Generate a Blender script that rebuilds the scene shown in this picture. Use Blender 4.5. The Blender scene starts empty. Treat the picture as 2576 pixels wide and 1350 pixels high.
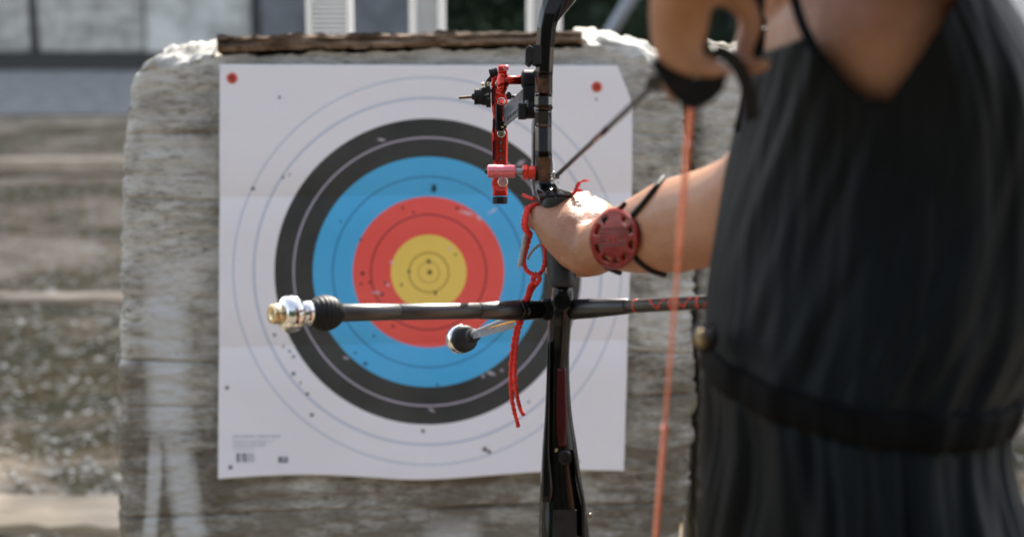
import bpy, bmesh, math, random
from mathutils import Vector, Matrix, noise
R = math.radians
random.seed(7)
scene = bpy.context.scene
# ------------------------------------------------------------------ camera, sky, sun, exposure
F = 4050.0                     # focal length in photo pixels (picture 2576 x 1350)
PITCH = R(12)
CAM = Vector((0, 0, 1.5))
cd = bpy.data.cameras.new('camera'); cam = bpy.data.objects.new('camera', cd)
scene.collection.objects.link(cam); scene.camera = cam
cam.location = CAM; cam.rotation_euler = (R(90) - PITCH, 0, 0)
cd.sensor_width = 36; cd.lens = F / 2576 * 36; cd.clip_start = 0.02; cd.clip_end = 2000
cd.dof.use_dof = True; cd.dof.focus_distance = 1.64; cd.dof.aperture_fstop = 4.4
SUN_EL, SUN_AZ = R(40), R(14)          # sun ahead of the camera, a little to the right
w = bpy.data.worlds.new('World'); scene.world = w; w.use_nodes = True
nt = w.node_tree; sky = nt.nodes.new('ShaderNodeTexSky'); sky.sky_type = 'NISHITA'
sky.sun_disc = False; sky.sun_elevation = SUN_EL; sky.sun_rotation = SUN_AZ
sky.dust_density = 2.0
bg = nt.nodes['Background']; bg.inputs[1].default_value = 0.14
hs = nt.nodes.new('ShaderNodeHueSaturation'); hs.inputs['Saturation'].default_value = .50      # the photograph's warm white balance
nt.links.new(sky.outputs[0], hs.inputs['Color']); nt.links.new(hs.outputs[0], bg.inputs[0])
sl = bpy.data.lights.new('sun', 'SUN'); sl.energy = 4.5; sl.angle = R(0.5); sl.color = (1, .93, .82)
so = bpy.data.objects.new('sun', sl); scene.collection.objects.link(so)
sdir = Vector((math.sin(SUN_AZ) * math.cos(SUN_EL), math.cos(SUN_AZ) * math.cos(SUN_EL), math.sin(SUN_EL)))
sl.energy = 5.0
so.rotation_euler = sdir.to_track_quat('Z', 'Y').to_euler(); so.location = (0, 0, 30)
scene.view_settings.view_transform = 'Standard'; scene.view_settings.look = 'None'
scene.view_settings.exposure = 1.60; scene.view_settings.gamma = 1
scene.render.film_transparent = False

# ------------------------------------------------------------------ helpers
FW = Vector((0, math.cos(PITCH), -math.sin(PITCH))); UP = Vector((0, math.sin(PITCH), math.cos(PITCH))); RT = Vector((1, 0, 0))
def c(px, py, d):
    return CAM + RT * ((px - 1288) / F * d) + UP * ((675 - py) / F * d) + FW * d
def ray(px, py):
    return RT * ((px - 1288) / F) + UP * ((675 - py) / F) + FW
def atY(px, py, Y):
    r = ray(px, py); return CAM + r * (Y / r.y)
def gnd(px, py, z=0.0):
    r = ray(px, py); return CAM + r * ((z - CAM.z) / r.z)
def proj(p):
    q = p - CAM; d = q.dot(FW)
    return 1288 + q.x / d * F, 675 - q.dot(UP) / d * F, d
def pr(r, d): return r / F * d           # a radius in pixels at depth d -> metres

class MB:
    def __init__(s): s.v = []; s.f = []; s.sm = []
    def add(s, vs, fs, smooth=False):
        n = len(s.v); s.v += [Vector(v) for v in vs]; s.f += [tuple(i + n for i in f) for f in fs]; s.sm += [smooth] * len(fs); return s
    def tube(s, pts, rad, seg=14, smooth=True, cap=True, ell=None):
        pts = [Vector(p) for p in pts]; n = len(pts)
        if not hasattr(rad, '__len__'): rad = [rad] * n
        vs = []; ref = None
        for i, p in enumerate(pts):
            t = (pts[min(i + 1, n - 1)] - pts[max(i - 1, 0)]).normalized()
            if ref is None:
                ref = Vector((0, 0, 1)) if abs(t.z) < .9 else Vector((0, 1, 0))
            a = (ref - t * ref.dot(t)).normalized(); b = t.cross(a); ref = a
            e = ell[i] if ell else 1
            for k in range(seg):
                th = 2 * math.pi * k / seg
                vs.append(p + (a * math.cos(th) + b * math.sin(th) * e) * rad[i])
        fs = [(i * seg + k, i * seg + (k + 1) % seg, (i + 1) * seg + (k + 1) % seg, (i + 1) * seg + k) for i in range(n - 1) for k in range(seg)]
        s.add(vs, fs, smooth)
        if cap:
            m = len(s.v) - n * seg
            s.f.append(tuple(m + k for k in reversed(range(seg)))); s.sm.append(False)
            s.f.append(tuple(m + (n - 1) * seg + k for k in range(seg))); s.sm.append(False)
        return s
    def lathe(s, p0, p1, prof, seg=28, smooth=True):
        """prof: list of (t along p0->p1 in metres, radius)"""
        ax = (Vector(p1) - Vector(p0)).normalized()
        return s.tube2(Vector(p0), ax, prof, seg, smooth)
    def tube2(s, p0, ax, prof, seg, smooth):
        ref = Vector((0, 0, 1)) if abs(ax.z) < .9 else Vector((0, 1, 0))
        a = (ref - ax * ref.dot(ax)).normalized(); b = ax.cross(a); vs = []
        for t, r in prof:
            for k in range(seg):
                th = 2 * math.pi * k / seg; vs.append(p0 + ax * t + (a * math.cos(th) + b * math.sin(th)) * r)
        n = len(prof)
        fs = [(i * seg + k, i * seg + (k + 1) % seg, (i + 1) * seg + (k + 1) % seg, (i + 1) * seg + k) for i in range(n - 1) for k in range(seg)]
        fs += [tuple(reversed(range(seg))), tuple((n - 1) * seg + k for k in range(seg))]
        return s.add(vs, fs, smooth)
    def box(s, o, ax, ay, az):
        """o centre, three half-axis vectors"""
        o = Vector(o); vs = [o + ax * i + ay * j + az * k for i in (-1, 1) for j in (-1, 1) for k in (-1, 1)]
        return s.add(vs, [(0, 1, 3, 2), (4, 6, 7, 5), (0, 4, 5, 1), (2, 3, 7, 6), (0, 2, 6, 4), (1, 5, 7, 3)])
    def prism(s, pts, vec):
        pts = [Vector(p) for p in pts]; n = len(pts)
        vs = pts + [p + vec for p in pts]
        fs = [tuple(range(n)), tuple(reversed(range(n, 2 * n)))] + [(i, i + n, (i + 1) % n + n, (i + 1) % n) for i in range(n)]
        return s.add(vs, fs)
    def ell(s, o, ax, ay, az, nu=20, nv=12):
        vs = []; fs = []
        for i in range(nv + 1):
            ph = math.pi * i / nv
            for k in range(nu):
                th = 2 * math.pi * k / nu
                vs.append(Vector(o) + ax * (math.sin(ph) * math.cos(th)) + ay * (math.sin(ph) * math.sin(th)) + az * math.cos(ph))
        fs = [(i * nu + k, (i + 1) * nu + k, (i + 1) * nu + (k + 1) % nu, i * nu + (k + 1) % nu) for i in range(nv) for k in range(nu)]
        return s.add(vs, fs, True)
    def sph(s, o, r, nu=16, nv=10): return s.ell(o, RT * r, FW * r, UP * r, nu, nv)
    def build(s, name, m, parent=None, bevel=0, loc=None, mat_world=None, mods=None):
        me = bpy.data.meshes.new(name)
        inv = None
        if parent is not None: base = parent['_m'] if False else MATS[parent.name]
        elif mat_world is not None: base = mat_world
        else: base = Matrix.Translation(loc) if loc is not None else Matrix()
        inv = base.inverted()
        me.from_pydata([inv @ v for v in s.v], [], s.f)
        me.polygons.foreach_set('use_smooth', s.sm); me.update()
        bm = bmesh.new(); bm.from_mesh(me); bmesh.ops.recalc_face_normals(bm, faces=bm.faces); bm.to_mesh(me); bm.free()
        o = bpy.data.objects.new(name, me); scene.collection.objects.link(o); me.materials.append(m)
        if parent is None: o.matrix_world = base
        else: o.parent = parent
        MATS[o.name] = base
        if bevel:
            b = o.modifiers.new('bevel', 'BEVEL'); b.width = bevel; b.segments = 2; b.limit_method = 'ANGLE'; b.angle_limit = R(35)
        return o
MATS = {}
def tag(o, label=None, cat=None, group=None, kind=None):
    if label: o['label'] = label
    if cat: o['category'] = cat
    if group: o['group'] = group
    if kind: o['kind'] = kind
    return o
def thing(name, loc, label, cat, group=None, mw=None):
    o = bpy.data.objects.new(name, None); scene.collection.objects.link(o)
    m = mw if mw is not None else Matrix.Translation(Vector(loc))
    o.matrix_world = m; o.empty_display_size = .05; MATS[o.name] = m.copy()
    return tag(o, label, cat, group)
def smooth_pts(pts, n=6):
    """Catmull-Rom through the points"""
    pts = [Vector(p) for p in pts]; out = []
    P = [pts[0] * 2 - pts[1]] + pts + [pts[-1] * 2 - pts[-2]]
    for i in range(1, len(P) - 2):
        for k in range(n):
            t = k / n; a, b, cc, d = P[i - 1], P[i], P[i + 1], P[i + 2]
            out.append(.5 * ((2 * b) + (cc - a) * t + (2 * a - 5 * b + 4 * cc - d) * t * t + (3 * b - a - 3 * cc + d) * t ** 3))
    out.append(pts[-1]); return out
def lerp(tab, x):
    if x <= tab[0][0]: return tab[0][1:]
    for a, b in zip(tab, tab[1:]):
        if x <= b[0]:
            t = (x - a[0]) / (b[0] - a[0]); t2 = t
            return tuple(p + (q - p) * t2 for p, q in zip(a[1:], b[1:]))
    return tab[-1][1:]

# ------------------------------------------------------------------ material helpers
class NM:
    def __init__(s, name):
        s.m = bpy.data.materials.new(name); s.m.use_nodes = True; s.t = s.m.node_tree; s.b = s.t.nodes['Principled BSDF']
        s.tc = s.t.nodes.new('ShaderNodeTexCoord')
    def n(s, typ, **kw):
        x = s.t.nodes.new(typ)
        for k, v in kw.items(): setattr(x, k, v)
        return x
    def l(s, a, b): s.t.links.new(a, b)
    def mapping(s, scale=(1, 1, 1), loc=(0, 0, 0), rot=(0, 0, 0)):
        x = s.n('ShaderNodeMapping'); x.inputs['Scale'].default_value = scale; x.inputs['Location'].default_value = loc; x.inputs['Rotation'].default_value = rot
        s.l(s.tc.outputs['Object'], x.inputs[0]); return x.outputs[0]
    def noise(s, scale, detail=4, rough=.55, vec=None, dist=0):
        x = s.n('ShaderNodeTexNoise'); x.inputs['Scale'].default_value = scale; x.inputs['Detail'].default_value = detail
        x.inputs['Roughness'].default_value = rough; x.inputs['Distortion'].default_value = dist
        s.l(vec if vec is not None else s.tc.outputs['Object'], x.inputs['Vector']); return x.outputs[0]
    def ramp(s, fac, stops, interp='LINEAR'):
        x = s.n('ShaderNodeValToRGB'); x.color_ramp.interpolation = interp; e = x.color_ramp.elements
        while len(e) < len(stops): e.new(1)
        for i, (p, col) in enumerate(stops):
            e[i].position = p; e[i].color = (*col, 1) if len(col) == 3 else col
        s.l(fac, x.inputs[0]); return x.outputs[0]
    def mix(s, fac, a, b, mode='MIX'):
        x = s.n('ShaderNodeMix', data_type='RGBA', blend_type=mode)
        for v, i in ((fac, 0), (a, 6), (b, 7)):
            if hasattr(v, 'is_linked') or hasattr(v, 'links'): s.l(v, x.inputs[i])
            elif i == 0: x.inputs[0].default_value = v
            else: x.inputs[i].default_value = (*v, 1)
        return x.outputs[2]
    def math(s, op, a, b=None, cl=False):
        x = s.n('ShaderNodeMath', operation=op); x.use_clamp = cl
        for i, v in enumerate((a, b)):
            if v is None: continue
            if hasattr(v, 'links'): s.l(v, x.inputs[i])
            else: x.inputs[i].default_value = v
        return x.outputs[0]
    def sep(s, v=None):
        x = s.n('ShaderNodeSeparateXYZ'); s.l(v if v is not None else s.tc.outputs['Object'], x.inputs[0]); return x.outputs
    def bump(s, h, strength=.3, dist=.01):
        x = s.n('ShaderNodeBump'); x.inputs['Strength'].default_value = strength; x.inputs['Distance'].default_value = dist
        s.l(h, x.inputs['Height']); s.l(x.outputs[0], s.b.inputs['Normal']); return s
    def set(s, col=None, rough=.5, metal=0, spec=None, coat=None, sss=None):
        if col is not None:
            if hasattr(col, 'links'): s.l(col, s.b.inputs['Base Color'])
            else: s.b.inputs['Base Color'].default_value = (*col, 1)
        if hasattr(rough, 'links'): s.l(rough, s.b.inputs['Roughness'])
        else: s.b.inputs['Roughness'].default_value = rough
        s.b.inputs['Metallic'].default_value = metal
        if spec is not None: s.b.inputs['Specular IOR Level'].default_value = spec
        if coat: s.b.inputs['Coat Weight'].default_value = coat; s.b.inputs['Coat Roughness'].default_value = .06
        if sss: s.b.inputs['Subsurface Weight'].default_value = sss; s.b.inputs['Subsurface Scale'].default_value = .006
        return s
def worn(name, a, b, rough=.5, metal=0, scale=40, bump=0, coat=None, spec=None, r2=None, bscale=None):
    """a plain surface with a little uneven colour, gloss and relief"""
    q = NM(name); f = q.noise(scale, 5)
    col = q.ramp(f, [(.35, a), (.65, b)])
    q.set(col, q.math('ADD', q.math('MULTIPLY', q.noise(scale * 2.3, 3), (r2 or .15)), rough - (r2 or .15) / 2), metal, spec, coat)
    if bump: q.bump(q.noise(bscale or scale * 6, 4), .5, bump)
    return q.m
M_black = worn('black_lacquer', (.003, .003, .0035), (.006, .006, .007), .13, 0, 60, spec=.3, r2=.05)
M_carbon = worn('black_tube', (.012, .012, .013), (.016, .016, .018), .36, 0, 90, .0002, spec=.6)
M_rubber = worn('matt_black_rubber', (.008, .009, .010), (.016, .017, .019), .55, 0, 120, .0004, spec=.25)
M_grip = worn('dark_grey_grip', (.020, .024, .026), (.032, .037, .04), .5, 0, 80, .0004, spec=.25)
M_knurl = worn('black_anodised', (.008, .008, .009), (.02, .02, .022), .35, .2, 200, spec=.3)
M_red = worn('red_anodised', (.36, .024, .018), (.56, .055, .04), .24, .85, 60)
M_pink = worn('sky_paled_red_anodised', (.72, .17, .20), (.8, .25, .28), .33, .7, 60)  # pink-red, base lightened to carry the sky's reflection
M_steel = worn('polished_steel', (.38, .38, .36), (.52, .51, .5), .22, 1, 80)
M_chrome = worn('chrome', (.72, .73, .75), (.82, .82, .83), .1, 1, 30, r2=.05)
M_brass = worn('brass', (.72, .55, .33), (.82, .66, .42), .28, 1, 60)
M_slate = worn('grey_aluminium', (.22, .24, .27), (.3, .32, .35), .35, .6, 60)
M_paleplate = worn('pale_grey_lacquer', (.20, .22, .25), (.28, .30, .34), .25, .3, 50, coat=.3)
M_skinrefl = worn('skin_reflection', (.035, .018, .010), (.16, .08, .042), .22, .3, 110, .0004)  # brown tone painted as skin mirrored in the black lacquer
M_darkred = worn('dark_red_decal', (.035, .004, .006), (.055, .006, .009), .25, 0, 60, spec=.3)
M_decal = worn('red_decal', (.30, .02, .012), (.42, .04, .02), .4, 0, 300)
M_greydecal = worn('grey_decal', (.12, .13, .11), (.2, .21, .18), .5, 0, 300)
M_rust = worn('rusty_rod', (.09, .07, .05), (.2, .1, .05), .6, .3, 700, .0003)
M_cord = worn('red_cord', (.5, .02, .015), (.72, .045, .03), .8, 0, 300, .0008, bscale=900)
M_greycord = worn('grey_cord', (.3, .27, .25), (.45, .42, .4), .85, 0, 300, .0006, bscale=900)
M_string = worn('orange_bowstring', (.88, .22, .12), (.98, .38, .26), .55, 0, 260, .0006, bscale=1200)
M_leather = worn('dark_leather', (.004, .0035, .003), (.010, .008, .007), .6, 0, 60, .0005, spec=.15)
M_strap = worn('black_elastic', (.005, .005, .006), (.014, .014, .016), .6, 0, 300, .0005, spec=.2)
M_hair = worn('dark_brown_hair', (.02, .012, .008), (.05, .03, .02), .45, 0, 30, .003)
M_shoe = worn('white_canvas', (.6, .6, .58), (.7, .7, .68), .7, 0, 60, .001)

# skin
q = NM('skin'); f1 = q.noise(9, 4); f2 = q.noise(160, 3)
col = q.ramp(f1, [(.3, (.29, .135, .075)), (.7, (.40, .205, .125))])
col = q.mix(.25, col, q.ramp(f2, [(.3, (.21, .085, .038)), (.7, (.40, .205, .115))]))
q.set(col, q.math('ADD', q.math('MULTIPLY', f2, .2), .36), 0, .45, sss=.12); q.b.inputs['Subsurface Radius'].default_value = (1, .35, .2)
q.bump(q.math('ADD', q.math('MULTIPLY', q.noise(420, 3), .3), q.noise(38, 4, .6)), .5, .0035); M_skin = q.m
# dress cloth
q = NM('black_crepe'); mp = q.mapping((1, 1, .25)); f = q.noise(22, 4, vec=mp)
q.set(q.ramp(f, [(.3, (.0018, .0034, .0046)), (.7, (.0042, .0074, .0098))]), .52, 0, .11)
q.bump(q.noise(500, 2), .4, .0006); M_dress = q.m
q = NM('belt_cloth'); q.set(q.ramp(q.noise(60, 3), [(.3, (.002, .002, .002)), (.7, (.004, .004, .004))]), .8, 0, .08); M_belt = q.m
# red translucent guard
q = NM('red_translucent_plastic'); f = q.noise(60, 3)
q.set(q.ramp(f, [(.3, (.20, .002, .003)), (.7, (.33, .004, .004))]), .3, 0, .15); q.b.inputs['Transmission Weight'].default_value = .3
M_guard = q.m

# ------------------------------------------------------------------ the target frame (leans back, slightly turned)
TL = c(1078, 683, 2.5)
LEAN, YAW = R(8), R(4.0)
TM = Matrix.Translation(TL) @ Matrix.Rotation(YAW, 4, 'Z') @ Matrix.Rotation(-LEAN, 4, 'X')
TMi = TM.inverted(); T3 = TM.to_3x3()
def tl(px, py, off=0.0):
    """pixel -> local (x, z) on the target's front plane, off metres in front of it"""
    n = T3 @ Vector((0, 1, 0)); r = ray(px, py); o = TM @ Vector((0, -off, 0))
    t = (o - CAM).dot(n) / r.dot(n); p = TMi @ (CAM + r * t); return p.x, p.z

# ------------------------------------------------------------------ ground
def groundz(x, y):
    n = noise.noise(Vector((x * .9, y * .9, 0))) * .05 + noise.noise(Vector((x * 4, y * 4, 3))) * .014
    n += abs(noise.noise(Vector((x * 13, y * 13, 7)))) * .012
    fall = min(1, max(0, (40 - abs(y)) / 20))
    z = n * fall * (max(0, 1 - max(0, y - 12.2) / .7) if abs(x) < 16 else 1)
    if 5.2 < y < 6.3: z += .05 * math.sin((y - 5.2) / 1.1 * math.pi) * (1 if x < -.6 else .3)
    return z
def axis_vals(lo, hi, step, far, k=1.35):
    v = [lo + step * i for i in range(int((hi - lo) / step) + 1)]
    d = step; a = v[0]; left = []
    while a > -far: d *= k; a -= d; left.append(a)
    d = step; a = v[-1]; right = []
    while a < far: d *= k; a += d; right.append(a)
    return left[::-1] + v + right
xs = axis_vals(-4.5, 2.5, .035, 300); ys = axis_vals(2.6, 13.5, .035, 400)
g = MB(); nx = len(xs)
g.add([(x, y, groundz(x, y)) for y in ys for x in xs], [(j * nx + i, j * nx + i + 1, (j + 1) * nx + i + 1, (j + 1) * nx + i) for j in range(len(ys) - 1) for i in range(nx - 1)], True)
q = NM('mossy_earth'); gy = q.sep()[1]; o = q.tc.outputs['Object']
big = q.noise(.9, 5, .6); mid = q.noise(3.2, 6, .62); fine = q.noise(12, 6, .72); fleck = q.noise(30, 5, .65, dist=.8)
col = q.ramp(big, [(.43, (.10, .075, .033)), (.5, (.22, .165, .105)), (.56, (.37, .295, .215))])
near_ = q.math('ADD', q.math('MULTIPLY', q.math('SUBTRACT', 7.2, gy), .8, True), .28); far_ = q.math('MULTIPLY', q.math('SUBTRACT', gy, 10.4), 1.2, True)
near_ = q.math('ADD', near_, q.math('MULTIPLY', far_, .4), True)
col = q.mix(q.math('MULTIPLY', q.math('MULTIPLY', q.math('SUBTRACT', mid, .48), 14, True), q.math('MULTIPLY', near_, .85)), col, (.065, .058, .028))
col = q.mix(q.math('MULTIPLY', q.math('MULTIPLY', q.math('SUBTRACT', fine, .51), 10, True), q.math('MULTIPLY', near_, .75)), col, (.04, .04, .024))
col = q.mix(q.ramp(fleck, [(.54, (0, 0, 0)), (.62, (.9, .9, .9))]), col, (.40, .38, .33))
q.set(col, .95, 0, .2); q.bump(q.math('ADD', fine, q.math('MULTIPLY', fleck, .6)), .9, .03)
M_earth = q.m
tag(g.build('ground', M_earth), kind='structure')
# fallen leaves and gravel flecks over the near moss
lf = MB(); 
for i in range(5200):
    y = 3.5 + random.random() ** 1.6 * 6; x = random.uniform(-3.2, .2) * y / 6
    z = groundz(x, y) + .008; r = random.uniform(.006, .02); a = random.random() * 6.3
    tx = Vector((math.cos(a), math.sin(a), random.uniform(-.3, .3))) * r; ty = Vector((-math.sin(a), math.cos(a), random.uniform(-.3, .3))) * r * .6
    p = Vector((x, y, z)); lf.add([p - tx, p - ty * .9 + tx * .1, p + tx, p + ty], [(0, 1, 2, 3)])
M_flecks = worn('pale_litter', (.30, .26, .2), (.6, .57, .5), .9, 0, 3)
tag(lf.build('leaf_litter', M_flecks), 'small pale leaves and chips scattered over the mossy ground', 'leaf litter', kind='stuff')
def ystrip(name, y0, y1, x0, x1, z, m):
    s = MB(); n = 60
    vs = [(x0 + (x1 - x0) * i / n, y + .06 * noise.noise(Vector((i * .35, y, 2))), z) for y in (y0, y1) for i in range(n + 1)]
    s.add(vs, [(i, i + 1, n + 2 + i, n + 1 + i) for i in range(n)])
    return tag(s.build(name, m), kind='structure')
M_path = worn('pale_gravel', (.15, .15, .145), (.27, .27, .265), .95, 0, 6, .01, bscale=60)
M_soil = worn('dark_soil', (.010, .010, .007), (.028, .027, .018), 1, 0, 5, .03, bscale=30)
ystrip('path', 13.0, 17.05, -14, 14, .010, M_path)
ystrip('soil_bed', 17.0, 20.5, -14, 14, .016, M_soil)
# timber edgings lying on the ground
q = NM('weathered_timber'); mp = q.mapping((.6, 9, 9)); f = q.noise(5, 6, .65, vec=mp); k = q.noise(1.6, 3)
q.set(q.mix(q.ramp(k, [(.45, (0, 0, 0)), (.62, (.5, .5, .5))]), q.ramp(f, [(.3, (.36, .28, .20)), (.65, (.70, .58, .45))]), (.16, .14, .09)), .85, 0, .2)
q.bump(f, .7, .01); M_timber = q.m
def timber(name, px0, py0, px1, py1, wdt, h, label, m=None, gap=-.05):
    a = gnd(px0, py0); b = gnd(px1, py1); s = MB(); n = 40; t = (b - a).normalized(); sd = Vector((-t.y, t.x, 0))
    vs = []
    for i in range(n + 1):
        p = a.lerp(b, i / n); e = noise.noise(Vector((i * .4, a.y, 0))) * .02
        for (u, z) in ((0, gap), (0, h + e), (wdt, h + e * .5), (wdt, gap)): vs.append(p + sd * (u + e) + Vector((0, 0, z)))
    fs = [(i * 4 + k, i * 4 + (k + 1) % 4, (i + 1) * 4 + (k + 1) % 4, (i + 1) * 4 + k) for i in range(n) for k in range(4)] + [(3, 2, 1, 0), (n * 4, n * 4 + 1, n * 4 + 2, n * 4 + 3)]
    s.add(vs, fs); o = s.build(name, m or M_timber, bevel=.006, loc=a); return tag(o, label, 'timber')
timber('timber_edging', -900, 1352, 900, 1380, .22, .05, 'pale flat board lying on the moss nearest the camera, bottom left')
timber('timber_edging', -700, 790, 1200, 774, .08, .06, 'thin pale timber across the moss, between the nearest board and the far sleeper', gap=.03)
timber('timber_edging', -500, 446, 1100, 450, .16, .105, 'weathered sleeper with a dark underside, farthest across the brown earth', gap=.06)
# slab wall
q = NM('stained_concrete'); mp = q.mapping((1, 1, 2.2)); f = q.noise(2.6, 6, .66, vec=mp); f2 = q.noise(9, 5, .6)
cc_ = q.mix(.4, q.ramp(f, [(.38, (.27, .25, .21)), (.6, (.70, .67, .59))]), q.ramp(f2, [(.38, (.28, .265, .235)), (.6, (.66, .64, .58))]))
q.set(cc_, .9, 0, .25); q.bump(f2, .5, .02); M_conc = q.m
q = NM('light_concrete'); f = q.noise(2.1, 6, .6); q.set(q.ramp(f, [(.38, (.40, .39, .35)), (.58, (.76, .74, .68))]), .9); q.bump(q.noise(14, 4), .4, .02); M_concl = q.m
M_concd = worn('dark_concrete', (.13, .135, .14), (.21, .21, .22), .9, 0, 3, .02)
WY = 19.6
def wx(px): return atY(px, 60, WY).x
wall = thing('concrete_wall', (wx(100), WY, 0), 'stained grey wall of upright concrete slabs with dark joints, far behind the target', 'wall')
s = MB(); s.box((wx(-100), WY + .22, 1.2), Vector((7, 0, 0)), Vector((0, .08, 0)), Vector((0, 0, 1.3)))
s.v = [Vector((min(v.x, wx(1035)), v.y, v.z)) for v in s.v]; s.build('backing', M_concd, wall)
for (a, b, m, dy) in ((-620, -330, M_conc, 0), (-318, 72, M_conc, 0), (96, 362, M_conc, 0), (370, 632, M_concl, -.1), (652, 772, M_concd, .03), (790, 1030, M_concd, .02), (-1000, -640, M_conc, 0)):
    x0, x1 = wx(a), wx(b); s = MB()
    bz = .0 + .03 * random.random()
    s.box(((x0 + x1) / 2, WY + .06 + dy, 1.2 + bz), Vector(((x1 - x0) / 2, 0, 0)), Vector((0, .07, 0)), Vector((0, 0, 1.2)))
    s.build('slab', m, wall, bevel=.02)
# ------------------------------------------------------------------ hedge and trees behind
M_leaf = worn('dark_leaves', (.010, .020, .008), (.035, .060, .022), .6, 0, 1.2)
M_bark = worn('bark', (.05, .04, .03), (.12, .1, .08), .95, 0, 6, .02)
def leaves(s, n, fn, size):
    for i in range(n):
        p = fn(); a = Vector((random.gauss(0, 1), random.gauss(0, 1), random.gauss(0, 1))).normalized(); b = a.orthogonal().normalized()
        b = (Matrix.Rotation(random.random() * 6.3, 3, a) @ b); cc = a.cross(b); r = size * random.uniform(.6, 1.4)
        s.add([p - b * r, p + cc * r * .5, p + b * r, p - cc * r * .5], [(0, 1, 2, 3)])
hx0 = wx(1042)
hd = MB()
def hp():
    x = random.uniform(hx0, 9); z = random.random() ** .8 * 2.6; y = 20.3 + random.gauss(0, .12) - .25 * noise.noise(Vector((x * 1.3, z * 1.5, 0)))
    return Vector((x, y, z))
leaves(hd, 16000, hp, .07)
n = 60; m_ = 12
hd.add([(hx0 + (9 - hx0) * i / n, 20.45 + .15 * noise.noise(Vector((i * .5, j * .6, 1))), 2.6 * j / m_) for j in range(m_ + 1) for i in range(n + 1)], [(j * (n + 1) + i, j * (n + 1) + i + 1, (j + 1) * (n + 1) + i + 1, (j + 1) * (n + 1) + i) for j in range(m_) for i in range(n)], True)
n0 = len(hd.v); hd.add([(hx0, 20.6, 0), (9, 20.6, 0), (9, 21.2, 0), (hx0, 21.2, 0), (hx0, 20.6, 2.6), (9, 20.6, 2.6), (9, 21.2, 2.6), (hx0, 21.2, 2.6)], [(0, 1, 5, 4), (1, 2, 6, 5), (2, 3, 7, 6), (3, 0, 4, 7), (4, 5, 6, 7)])
tag(hd.build('hedge', M_leaf, loc=Vector((hx0, 20.5, 0))), 'very dark green hedge at the end of the concrete slab wall', 'hedge')
def make_tree(loc):
    t = thing('tree', loc, 'tall dense dark green tree behind the concrete wall and the hedge', 'tree', 'tall trees behind the wall')
    L = Vector(loc); s = MB(); s.tube([L, L + Vector((.1, 0, 4)), L + Vector((0, .1, 9)), L + Vector((0, 0, 17))], [.32, .25, .17, .05])
    for i in range(10):
        a = i * 2.4; z = 3 + i * 1.1; s.tube([L + Vector((0, 0, z)), L + Vector((math.cos(a) * 1.6, math.sin(a) * 1.6, z + 1)), L + Vector((math.cos(a) * 2.6, math.sin(a) * 2.6, z + 1.8))], [.1, .06, .02], 8)
    s.build('trunk', M_bark, t)
    s = MB(); nu, nv = 28, 26; vs = []
    def prof(v): return 2.5 * math.sin(math.pi * (.12 + .88 * v)) ** .6 if v < 1 else .05
    for j in range(nv + 1):
        v = j / nv
        for i in range(nu):
            a = i / nu * 2 * math.pi; r = prof(v) * (.85 + .3 * noise.noise(Vector((math.cos(a) * 1.5, math.sin(a) * 1.5, v * 8))))
            vs.append(L + Vector((math.cos(a) * r, math.sin(a) * r, 2.2 + v * 15.8)))
    s.add(vs, [(j * nu + i, j * nu + (i + 1) % nu, (j + 1) * nu + (i + 1) % nu, (j + 1) * nu + i) for j in range(nv) for i in range(nu)], True)
    def lp():
        v = random.random(); a = random.random() * 6.283; r = prof(v) * (.9 + .45 * noise.noise(Vector((math.cos(a) * 2, math.sin(a) * 2, v * 12)))) + random.gauss(0, .15)
        return L + Vector((math.cos(a) * r, math.sin(a) * r, 2.2 + v * 16))
    leaves(s, 6000, lp, .17); s.build('crown', M_leaf, t)
    return t
t0 = make_tree((-7.5, 24, 0))
for i in range(1, 12):
    t = t0.copy(); scene.collection.objects.link(t); t.location = (-7.5 + i * 2.4, 24 + (i % 2) * 1.3, 0); t.rotation_euler.z = i * 1.3; s_ = 1 + .03 * ((i * 7) % 3 - 1); t.scale = (1, 1, s_)
    for ch in t0.children:
        k = ch.copy(); scene.collection.objects.link(k); k.parent = t
# unseen lower trees added behind the camera to darken reflections on bow and dress
for i in range(8):
    t = t0.copy(); scene.collection.objects.link(t); t.location = (-13 + i * 3.7, -10 - (i % 2) * 1.1, 0); t.rotation_euler.z = i * 1.7; t.scale = (1.05, 1.05, .40 + .05 * (i % 3))
    t['label'] = 'added lower bushy tree behind the shooting line, unseen, darkening the reflections'; t['group'] = 'unseen trees added behind the shooting line'
    for ch in t0.children:
        k = ch.copy(); scene.collection.objects.link(k); k.parent = t
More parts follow.
